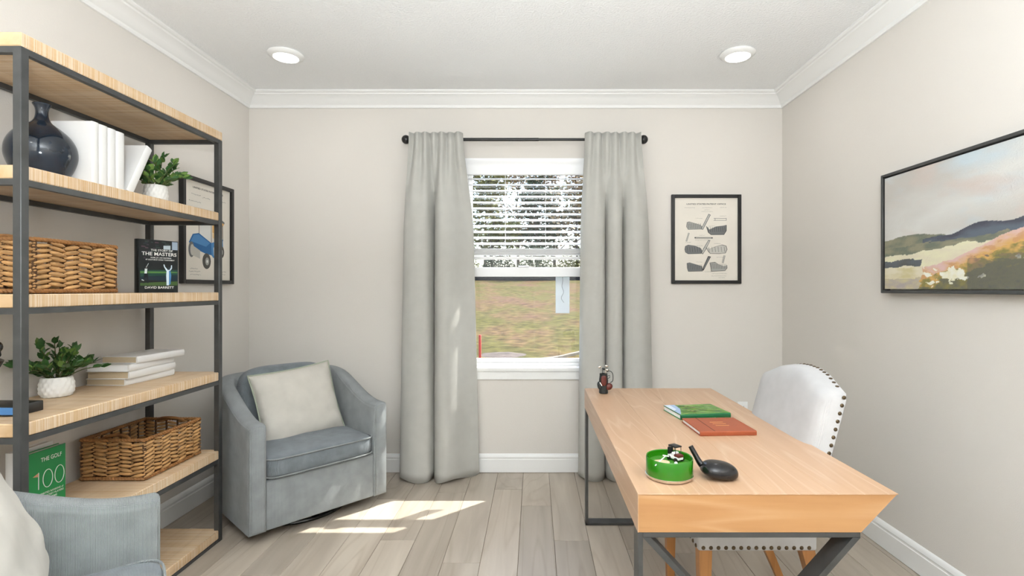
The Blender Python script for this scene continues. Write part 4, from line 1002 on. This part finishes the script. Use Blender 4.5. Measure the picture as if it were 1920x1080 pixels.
obj('canopy', bm, M['black'], gc)
for x in (-.014, .015):
    for y_ in (-.0125, .0125):
        bm = nbm(); lathe(bm, [(.0015, -.003), (.0065, -.003), (.0065, .003), (.0015, .003)], 16); o = obj('wheel', bm, M['black'], gc); o.matrix_local = Tr(x, y_, .0065) @ Rx(90)
bm = nbm(); box(bm, -.026, -.018, -.009, .009, .014, .036, .003, 2); obj('golf_bag', bm, M['black'], gc)
bm = nbm(); tube(bm, [(bx-.055, by-.052, DZ_+.052), (bx-.012, by-.006, DZ_+.066)], .0016, 6); tube(bm, [(bx-.020, by-.002, DZ_+.066), (bx-.004, by-.012, DZ_+.066)], .0016, 6)
tag(obj('toy_rake', bm, M['white']), 'tiny white rake resting on the sand in the green bowl', 'toy')
bm = nbm(); ball(bm, (bx+.012, by-.030, DZ_+.0505), .0055, .0055, .0055, 14, 10); tag(obj('toy_golf_ball', bm, M['white']), 'tiny white golf ball in the green bowl', 'toy')
# driver head
dh = thing('driver_head', 'black golf driver head without its shaft on the desk', 'golf club', (.553, 1.548, DZ_), R(0))
def dr(p):
    if p.z < 0: p.z *= .55
    p.y *= 1-.12*(p.x/.055)
    return p
bm = nbm(); cushion(bm, .055, .046, .031, .85, .85, 40, 22, dr, Tr(.004, -.004, .019) @ Ry(8)); obj('head', bm, M['blackgloss'], dh, ang=80)
bm = nbm(); tube(bm, [tuple(v) for v in catmull([(-.030, .012, .024), (-.045, .018, .036), (-.058, .028, .060), (-.070, .036, .084)], 4)], [.015, .0135, .012, .0105, .0095, .009, .0085, .0082, .008, .008, .0078, .0076, .0076], 16); obj('hosel', bm, M['blackgloss'], dh, ang=60)
# golf bag pen holder
gbag = thing('golf_bag_ornament', 'miniature dark golf bag with clubs at the far end of the desk', 'ornament', (.378, 2.80, DZ_), 0)
bm = nbm(); lathe(bm, [(.022, 0), (.025, .004), (.024, .03), (.025, .07), (.0215, .10), (.022, .108), (.019, .108), (.018, .09)], 28); obj('bag_body', bm, M['bagblack'], gbag)
bm = nbm(); cushion(bm, .015, .006, .028, .6, .6, 24, 12); o = obj('front_pocket', bm, M['maroon'], gbag); o.location = (-.002, -.0235, .072)
bm = nbm(); ball(bm, (.027, -.008, .038), .022, .016, .019, 18, 12, Ry(-25)); obj('side_pocket', bm, M['maroon'], gbag)
bm = nbm(); ball(bm, (-.021, -.004, .042), .014, .015, .024, 16, 10, Ry(-12)); obj('side_pocket', bm, M['bagblack'], gbag)
bm = nbm(); tube(bm, [(-.022, -.018, .062), (-.012, -.025, .045)], .0022, 6); obj('zip_trim', bm, M['chrome'], gbag)
bm = nbm(); tube(bm, [tuple(v) for v in catmull([(.018, 0, .118), (.036, 0, .121), (.049, 0, .108), (.052, 0, .085), (.049, 0, .066), (.036, 0, .058)], 4)], .0022, 6); obj('strap', bm, M['bagblack'], gbag)
bm = nbm(); tube(bm, [(.022, 0, .095), (.034, 0, .098), (.034, 0, .086), (.024, 0, .080)], .0018, 6); obj('handle', bm, M['bagblack'], gbag)
for k, (x, y_, h_, s) in enumerate(((-.012, -.004, .140, -1), (-.004, .006, .128, 1), (.008, -.004, .145, 1), (.012, .006, .122, 1))):
    bm = nbm(); tube(bm, [(x, y_, .09), (x*1.3, y_, h_)], .0016, 6); ball(bm, (x*1.3+.006*s, y_, h_+.004), .010, .005, .006, 10, 8, Ry(20*s)); obj('club', bm, M['chrome'] if k != 1 else M['bagblack'], gbag)
